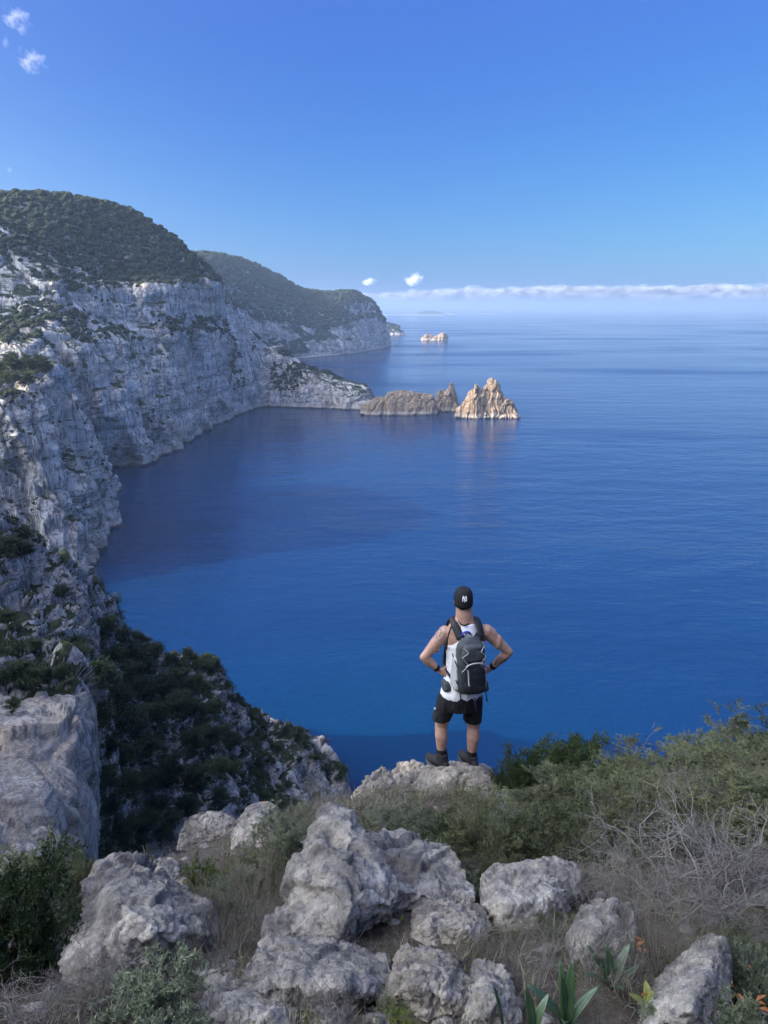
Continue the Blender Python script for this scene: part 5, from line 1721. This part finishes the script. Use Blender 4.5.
# hands on the hips: palm on the belt, fingers round the flank towards the back, thumb forward
def hand(wr, palm_dir, finger_dir, normal, thumb_dir):
    pd = palm_dir / np.linalg.norm(palm_dir)
    fd = finger_dir / np.linalg.norm(finger_dir)
    kn0 = wr + pd * 0.085
    side = np.cross(normal, pd); side /= np.linalg.norm(side)
    capsule(b, [wr, wr + pd * 0.045, kn0], [.027, .036, .036], flat=0.5, axis=normal / np.linalg.norm(normal))
    for k, (o, L) in enumerate(((-0.030, 0.062), (-0.010, 0.072), (0.010, 0.068), (0.029, 0.054))):
        r0 = kn0 + side * o - pd * 0.012
        p1 = r0 + pd * L * 0.40
        p2 = p1 + (pd * 0.45 + fd * 0.75) / np.linalg.norm(pd * 0.45 + fd * 0.75) * L * 0.36
        p3 = p2 + fd * L * 0.30
        capsule(b, [r0, p1, p2, p3], [.0098, .0092, .0086, .0075], sides=10)
    th = thumb_dir / np.linalg.norm(thumb_dir)
    t0 = wr + pd * 0.022 + th * 0.020
    capsule(b, [t0, t0 + th * 0.030 + pd * 0.012, t0 + th * 0.045 + pd * 0.034], [.013, .0115, .009], sides=10)
hand(wr_l, J(449, 673, -0.04) - wr_l, AX * 0.8 - AD * 0.1 - UP * 0.25, -AD * 0.8 - AX * 0.5, UP * 0.55 + AX * 0.45)
hand(wr_r, J(481, 672, 0.06) - wr_r, -AX * 0.8 - AD * 0.1 - UP * 0.25, -AD * 0.8 + AX * 0.5, UP * 0.55 - AX * 0.45)
body_me = remeshed(b.mesh('body'), 0.0062, 4, 'body')
body = add('body', body_me, M['skin'], person)

# --- hair at the nape, eyes
AX, AD = np.array([1.0, 0, 0]), np.array([0, 1.0, 0])
h = Soup(); ball(h, hc - AD * 0.006 + UP * 0.004, (.0785, .092, .106))
hm = h.mesh('hair'); V, _ = get_vn(hm)
bm = bmesh.new(); bm.from_mesh(hm)
kill = [v for v in bm.verts if (Vector(tuple(np.array(v.co[:]) - hc)).dot(Vector(AD)) > 0.055 or (np.array(v.co[:]) - hc)[2] < -0.088)]
bmesh.ops.delete(bm, geom=kill, context='VERTS'); bm.to_mesh(hm); bm.free()
add('hair', hm, M['hair'], person)
for sgn in (-1, 1):
    e = Soup(); ball(e, hc + AD * 0.083 + AX * sgn * 0.032 - UP * 0.004, (.0125, .0125, .0110))
    eo = add('eye', e.mesh('eye'), M['eye'], person)
    e2 = Soup(); ball(e2, hc + AD * 0.0935 + AX * sgn * 0.032 - UP * 0.004, (.0055, .0035, .0055))
    add('iris', e2.mesh('iris'), M['iris'], eo)

# --- cap
def cap_mesh():
    s = Soup()
    n, m = 18, 40
    a = np.arange(m) * 2 * math.pi / m
    V = []
    for k in range(n):
        f = k / (n - 1)
        th = f * math.pi * 0.5
        z = math.cos(th) ** 0.8 * 0.118
        w = 0.086 * math.sin(th) ** 0.62 if k else 0.001
        d = 0.104 * math.sin(th) ** 0.62 if k else 0.001
        V.append(hc + AD * 0.002 + UP * (z - 0.008) + w * np.cos(a)[:, None] * AX + d * np.sin(a)[:, None] * AD)
    # the sides go straight down at the back, to the nape
    for dz, k in ((0.020, 1.0), (0.042, 0.985), (0.044, 0.95)):
        drop_ = np.where(np.sin(a) < 0.3, dz, dz * 0.25)[:, None]
        V.append(hc + AD * 0.002 + UP * (-0.008) - UP * drop_ + k * 0.086 * np.cos(a)[:, None] * AX + k * 0.104 * np.sin(a)[:, None] * AD)
    s.add(np.concatenate(V), grid_faces(n + 3, m, True))
    return s.mesh('cap')
cap = add('cap', cap_mesh(), M['black_cloth'], person)
br = Soup()
g = np.linspace(-1, 1, 15); V = []
for q in np.linspace(0, 1, 7):
    for u in g:
        V.append(hc + AX * u * 0.078 + AD * (0.070 + 0.035 * math.sqrt(max(0, 1 - u * u)) + q * 0.072 * math.sqrt(max(0, 1 - (u * 0.98) ** 2))) + UP * (-0.012 - 0.018 * u * u - 0.018 * q))
br.add(np.array(V), grid_faces(7, 15))
bo = add('brim', br.mesh('brim'), M['black_cloth'], cap)
so = bo.modifiers.new('t', 'SOLIDIFY'); so.thickness = 0.004
bt = Soup(); ball(bt, hc + AD * 0.002 + UP * 0.112, (.008, .008, .004)); add('button', bt.mesh('button'), M['black_cloth'], cap)
# white interlocked letters on the cap, raised stitching
def cap_pt(u, v):
    """u across, v up in metres from the badge centre, on the back of the dome"""
    z = 0.040 + v
    th = math.acos(min(1, max(0, (z + 0.008) / 0.118) ** 1.25))
    d = 0.104 * math.sin(th) ** 0.62 + 0.003
    w = 0.086 * math.sin(th) ** 0.62
    yy = d * math.sqrt(max(0, 1 - (u / w) ** 2))
    return hc + AD * 0.002 + AX * u - AD * yy + UP * z
mk = Soup()
def stroke(a, b_, r=0.0042):
    pts = np.array([cap_pt(a[0] + (b_[0] - a[0]) * t, a[1] + (b_[1] - a[1]) * t) for t in np.linspace(0, 1, 6)])
    tube(mk, pts, np.full(6, r), 6)
cx = 0.0
stroke((cx - .016, -.020), (cx - .016, .016)); stroke((cx - .016, .016), (cx + .016, -.018)); stroke((cx + .016, -.018), (cx + .016, .018))
stroke((cx - .013, .026), (cx, .004)); stroke((cx + .013, .026), (cx, .004)); stroke((cx, .004), (cx, -.026))
add('cap_emblem', mk.mesh('cap_emblem'), M['white_mark'], cap)

AX, AD = BX, BD
# --- tank top
t = Soup()
infl = {694: .016, 686: .018, 676: .016, 664: .014, 652: .012, 641: .009}
TS = [(J(461.0, 694.0), .178, .136), (J(461.3, 688.5), .190, .146)] + [(J(px, py), w + infl[py], d + infl[py]) for py, px, w, d in TORSO if py in infl and py < 686]
TS += [(J(466, 634), .150, .131), (J(466, 627), .122, .122), (J(465.6, 622.5), .104, .108), (J(465.2, 619.0), .090, .096)]
rings(t, TS, 40)
tank_me = remeshed(t.mesh('tank_top'), 0.008, 2, 'tank_top')
V, Nn = get_vn(tank_me)
fold = 0.010 * fbm(V * np.array([9, 9, 3.5]), 3) + 0.005 * ridged(V * np.array([14, 14, 5]) + 4, 2) - 0.003
set_v(tank_me, V + Nn * (fold * smoothstep(1.55, 1.2, V[:, 2]))[:, None])
tank = add('tank_top', tank_me, M['white_cloth'], person)
# black trim of the neck and armholes
tr = Soup()
nk = np.array([J(457, 615.5, 0.02), J(458.5, 619, -0.07), J(462, 622.6, -0.108), J(466, 622.9, -0.108), J(471, 620, -0.04), J(473, 616, 0.04)])
tube(tr, catmull(nk, np.linspace(0, 5, 26)), np.full(26, .0075), 8)
add('neckline_trim', tr.mesh('neckline_trim'), M['black_cloth'], tank)
for pts in ([J(452.5, 620, 0.0), J(450, 628, -0.10), J(447.5, 637, -0.115), J(447, 645, -0.09), J(445.5, 648, 0.0)], [J(479, 619, 0.03), J(480.5, 628, -0.06), J(482.5, 637, -0.05), J(484, 645, 0.0), J(484.5, 648, 0.05)]):
    q = Soup(); tube(q, catmull(np.array(pts), np.linspace(0, 4, 20)), np.full(20, .0065), 8)
    add('armhole_trim', q.mesh('armhole_trim'), M['black_cloth'], tank)
# blue arc printed between the shoulder blades
pr = Soup()
arc = np.array([J(466.5, 633.5, -0.132) + AX * 0.045 * math.cos(a) + UP * 0.036 * math.sin(a) for a in np.linspace(0.1, math.pi - 0.1, 14)])
tube(pr, arc, np.full(14, .010), 6)
add('back_print', pr.mesh('back_print'), M['print_blue'], tank)

# --- shorts
s_ = Soup()
rings(s_, [(J(460.5, 687), .174, .134), (J(461, 694), .182, .148), (J(461, 700), .181, .148), (J(461.5, 705), .172, .142)], 36)
for hp, kn, hem, w0, w1, px in ((hip_l, kn_l, 716.5, .090, .086, 441.3), (hip_r, kn_r, 718.0, .090, .083, 472.3)):
    hemc = J(px, hem, kn[1] - 0.0)
    rings(s_, [(hp + UP * 0.02, w0, .112), (hp + (hemc - hp) * 0.35, w0 + .004, .108), (hp + (hemc - hp) * 0.7, w1 + .002, .100), (hemc, w1, .096)], 30, 2.3)
sm = remeshed(s_.mesh('shorts'), 0.008, 1, 'shorts')
V, Nn = get_vn(sm)
set_v(sm, V + Nn * (0.012 * fbm(V * np.array([8, 8, 4]), 3) + 0.011 * ridged(V * np.array([11, 11, 6]), 2) - 0.006)[:, None])
shorts = add('shorts', sm, M['shorts'], person)
lg = Soup(); ball(lg, J(435.0, 706.5, -0.05), (.010, .006, .012)); add('shorts_logo', lg.mesh('shorts_logo'), M['white_mark'], shorts)

# --- socks, shoes
for side, (an, kn) in enumerate(((an_l, kn_l), (an_r, kn_r))):
    toe = math.radians(38 if side == 0 else 26)
    fd = np.array([-math.sin(toe), math.cos(toe), 0]); fs = np.array([math.cos(toe), math.sin(toe), 0])
    q = Soup()
    rings(q, [(an + UP * 0.075 - fd * 0.004, .046, .050), (an + UP * 0.03, .046, .050), (an - UP * 0.03, .048, .054)], 24, 2, fs, fd)
    add('sock', q.mesh('sock'), M['black_cloth'], person)
    base = np.array([an[0], an[1], 0.0])
    zt = top_of(*(O + base)[:2]); 
    q = Soup()
    z = np.array([0, 0, 1.0])
    ground_off = base + z * 0.018
    capsule(q, [ground_off - fd * 0.055 + z * 0.035, ground_off + fd * 0.02 + z * 0.045, ground_off + fd * 0.10 + z * 0.036, ground_off + fd * 0.175 + z * 0.026], [.038, .043, .046, .036], flat=None)
    ball(q, ground_off + fd * 0.135 + z * 0.022, (.048, .075, .034), fs, fd)
    ball(q, ground_off - fd * 0.060 + z * 0.040, (.036, .038, .048), fs, fd)
    rings(q, [(an + z * 0.030 - fd * 0.012, .051, .060), (an - z * 0.015 - fd * 0.006, .050, .064), (ground_off + z * 0.045 + fd * 0.005, .046, .072)], 24, 2, fs, fd)
    shm = remeshed(q.mesh('shoe'), 0.006, 3, 'shoe')
    V, Nn = get_vn(shm)
    V[:, 2] = np.maximum(V[:, 2], 0.014)
    set_v(shm, V)
    shoe = add('shoe', shm, M['shoe'], person)
    q = Soup()
    tt = np.linspace(0, 2 * math.pi, 40, endpoint=False)
    L_ = 0.155 * np.cos(tt) + 0.055; W_ = (0.046 + 0.008 * np.cos(tt)) * np.sign(np.sin(tt)) * np.abs(np.sin(tt)) ** 0.75
    lay = []
    for zz, k in ((-0.012, 0.94), (-0.008, 1.0), (0.022, 1.0), (0.026, 0.96)):
        lay.append(base + z * zz + (L_ - 0.055)[:, None] * k * fd + 0.055 * fd + (W_ * k)[:, None] * fs)
    V = np.concatenate(lay + [[base + fd * 0.055 - z * 0.012], [base + fd * 0.055 + z * 0.026]])
    k = np.arange(40)
    q.add(V, grid_faces(4, 40, True), np.concatenate([np.stack([np.full(40, 160), (k + 1) % 40, k], 1), np.stack([np.full(40, 161), 120 + k, 120 + (k + 1) % 40], 1)]))
    add('sole', q.mesh('sole'), M['sole'], shoe)
    lc = Soup()
    for j in range(4):
        c = ground_off + fd * (0.055 + 0.022 * j) + z * (0.088 - 0.012 * j)
        tube(lc, np.array([c - fs * 0.026 - z * 0.008, c + z * 0.002, c + fs * 0.026 - z * 0.008]), np.full(3, .003), 5)
    add('laces', lc.mesh('laces'), M['sole'], shoe)

# --- wristbands
for el, wr in ((el_l, wr_l), (el_r, wr_r)):
    d = (wr - el) / np.linalg.norm(wr - el)
    u, w = frame_of(d)
    q = Soup(); rings(q, [(wr - d * 0.045, .036, .036), (wr - d * 0.030, .036, .036), (wr - d * 0.012, .033, .033)], 20, 2, u, w)
    add('wristband', q.mesh('wristband'), M['black_cloth'], person)

# --- the rucksack he carries
pack = empty('backpack')
tag(pack, 'charcoal hiking backpack with light grey mesh side worn by the man in the cap', 'backpack')
pc = J(466.0, 655) - AD * 0.200 - AX * 0.032 + UP * 0.022
def pbox(s, c, hw, hd, hh, n=3.2, taper=0.12, sides=40, rows=26):
    V = []
    a = np.arange(sides) * 2 * math.pi / sides
    ca = np.sign(np.cos(a)) * np.abs(np.cos(a)) ** (2 / n); sa = np.sign(np.sin(a)) * np.abs(np.sin(a)) ** (2 / n)
    for k in range(rows):
        v = -1 + 2 * k / (rows - 1)
        e = max(1e-3, (1 - abs(v) ** 4.5)) ** (1 / 3.0)
        tp = 1 - taper * v
        V.append(c + UP * v * hh + e * hw * tp * ca[:, None] * AX + e * hd * (tp - 0.12 * v) * sa[:, None] * AD)
    s.add(np.concatenate(V), grid_faces(rows, sides, True))
def wrinkle(me, a, f):
    V, Nn = get_vn(me)
    set_v(me, V + Nn * (a * fbm(V * f, 3) + a * 0.7 * (ridged(V * f * 1.6 + 5, 2) - 0.5))[:, None])
    return me
q = Soup(); pbox(q, pc, .132, .095, .262)
add('main_compartment', wrinkle(q.mesh('main_compartment'), .012, 9), M['pack'], pack)
q = Soup(); pbox(q, pc - AD * 0.095 + AX * 0.012 - UP * 0.080, .103, .050, .150, 3, 0.08)
fp = add('front_pocket', wrinkle(q.mesh('front_pocket'), .009, 11), M['pack_dark'], pack)
q = Soup()
arc = np.array([pc - AD * (0.128 + 0.020 * math.sin(a)) + AX * (0.012 + 0.088 * math.cos(a)) + UP * (0.035 + 0.050 * math.sin(a)) for a in np.linspace(0.25, math.pi - 0.1, 16)])
tube(q, arc, np.full(16, .007), 6)
add('zip_trim', q.mesh('zip_trim'), M['pack_grey'], fp)
q = Soup(); pbox(q, pc - AD * 0.075 + UP * 0.152 + AX * 0.005, .100, .050, .080, 3, 0.05)
add('top_pocket', wrinkle(q.mesh('top_pocket'), .008, 12), M['pack'], pack)
# compression cords
for x0, x1 in ((-0.105, -0.055), (0.105, 0.060)):
    q = Soup()
    pts = np.array([pc + AX * x0 * 0.9 - AD * 0.10 + UP * 0.215, pc + AX * x1 - AD * 0.128 + UP * 0.175, pc + AX * x0 - AD * 0.118 + UP * 0.13, pc + AX * x1 - AD * 0.126 + UP * 0.06, pc + AX * x0 - AD * 0.118 + UP * 0.0])
    tube(q, catmull(pts, np.linspace(0, 4, 20)), np.full(20, .0045), 6)
    add('cord', q.mesh('cord'), M['pack_grey'], pack)
# hanging buckle strap
q = Soup(); tube(q, np.array([pc - AD * 0.125 - AX * 0.055 + UP * 0.02, pc - AD * 0.140 - AX * 0.052 - UP * 0.05, pc - AD * 0.138 - AX * 0.045 - UP * 0.13]), [.008, .007, .010], 6)
add('buckle_strap', q.mesh('buckle_strap'), M['pack_grey'], pack)
# loose strap ends
for x_, z_, l_ in ((-0.115, -0.20, 0.10), (0.118, -0.18, 0.13), (0.02, -0.27, 0.12)):
    q = Soup(); p0 = pc + AX * x_ - AD * 0.10 + UP * z_
    tube(q, catmull(np.array([p0, p0 - AD * 0.03 - UP * l_ * 0.5, p0 - AD * 0.018 + AX * 0.015 - UP * l_]), np.linspace(0, 2, 9)), np.full(9, .006), 5)
    add('loose_strap', q.mesh('loose_strap'), M['pack_dark'], pack)
for z_ in (0.09, -0.06):
    q = Soup(); tube(q, catmull(np.array([pc + AX * sg * 0.139 + AD * (0.07 - 0.055 * k) + UP * (z_ - 0.02 * k) for sg, k in ((-1, 0), (-1, 1), (-1, 2), (-1, 3))]), np.linspace(0, 3, 12)), np.full(12, .006), 5)
    add('compression_strap', q.mesh('compression_strap'), M['pack_dark'], pack)
# light grey mesh side pockets
for sg in (-1, 1):
    q = Soup(); pbox(q, pc + AX * sg * 0.118 + AD * 0.020 - UP * 0.070, .034, .082, .165, 2.6, 0.15)
    add('side_pocket', wrinkle(q.mesh('side_pocket'), .007, 12), M['pack_grey'], pack)
q = Soup(); tube(q, np.array([pc + UP * (0.252 + 0.03 * math.sin(a)) + AX * 0.030 * math.cos(a) + AD * 0.06 for a in np.linspace(0, math.pi, 9)]), np.full(9, .006), 6)
add('haul_loop', q.mesh('haul_loop'), M['pack_dark'], pack)
def strap(pts, width, thick, name):
    pts = catmull(np.array(pts), np.linspace(0, len(pts) - 1, (len(pts) - 1) * 7 + 1))
    T = np.gradient(pts, axis=0); T /= np.linalg.norm(T, axis=1)[:, None]
    ctr = J(465, 645)
    V = []
    for p, tt in zip(pts, T):
        out = p - ctr; out = out - tt * (out @ tt); out /= np.linalg.norm(out)
        sd = np.cross(tt, out)
        V += [p + sd * width / 2, p + sd * width * 0.42 + out * thick, p - sd * width * 0.42 + out * thick, p - sd * width / 2, p - sd * width * 0.42 - out * thick * 0.4, p + sd * width * 0.42 - out * thick * 0.4]
    q = Soup(); q.add(np.array(V), grid_faces(len(pts), 6, True))
    return add(name, q.mesh(name), M['pack_dark'], pack)
bl, brr = pc + AX * -0.07 + UP * 0.24 + AD * 0.085, pc + AX * 0.07 + UP * 0.24 + AD * 0.085
strap([bl, J(456, 630) - AD * 0.135 - AX * 0.0, J(453.0, 621.0) - AD * 0.060 + UP * 0.014, J(453.0, 617.8) + AD * 0.03 + UP * 0.010, J(452, 627) + AD * 0.105, J(450.5, 645) + AD * 0.105, J(447, 664) + AD * 0.05, pc - AX * 0.125 - UP * 0.16 + AD * 0.07], 0.074, 0.011, 'shoulder_strap')
strap([brr, J(476.5, 629) - AD * 0.125, J(476.5, 620.5) - AD * 0.060 + UP * 0.014, J(476.0, 617.5) + AD * 0.03 + UP * 0.010, J(477.5, 627) + AD * 0.125, J(484, 645) + AD * 0.140, J(484.5, 664) + AD * 0.06, pc + AX * 0.125 - UP * 0.16 + AD * 0.07], 0.074, 0.011, 'shoulder_strap')
for sg, px in ((-1, 446), (1, 480)):
    q = Soup(); pbox(q, J(px, 679.5) - AD * 0.06 + AX * sg * 0.005, .050, .060, .050, 3, 0.1)
    add('hip_belt_pocket', wrinkle(q.mesh('hip_belt_pocket'), .006, 14), M['pack'], pack)

# stand him on the rock
feet = [O + np.array([a[0], a[1], 0]) for a in (an_l, an_r)]
zs = [top_of(f[0], f[1]) for f in feet] + [top_of(f[0] - 0.03, f[1] + 0.08) for f in feet]
scene['feet'] = str([round(z - O[2], 3) for z in zs]); print('rock under feet', [round(z - O[2], 3) for z in zs])
zz = [z for z in zs if z > -1e8]
lift = (sum(zz) / len(zz) - O[2] + 0.002) if zz else 0.0
for o_ in (person, pack):
    o_.location = (O[0], O[1], O[2] + lift)
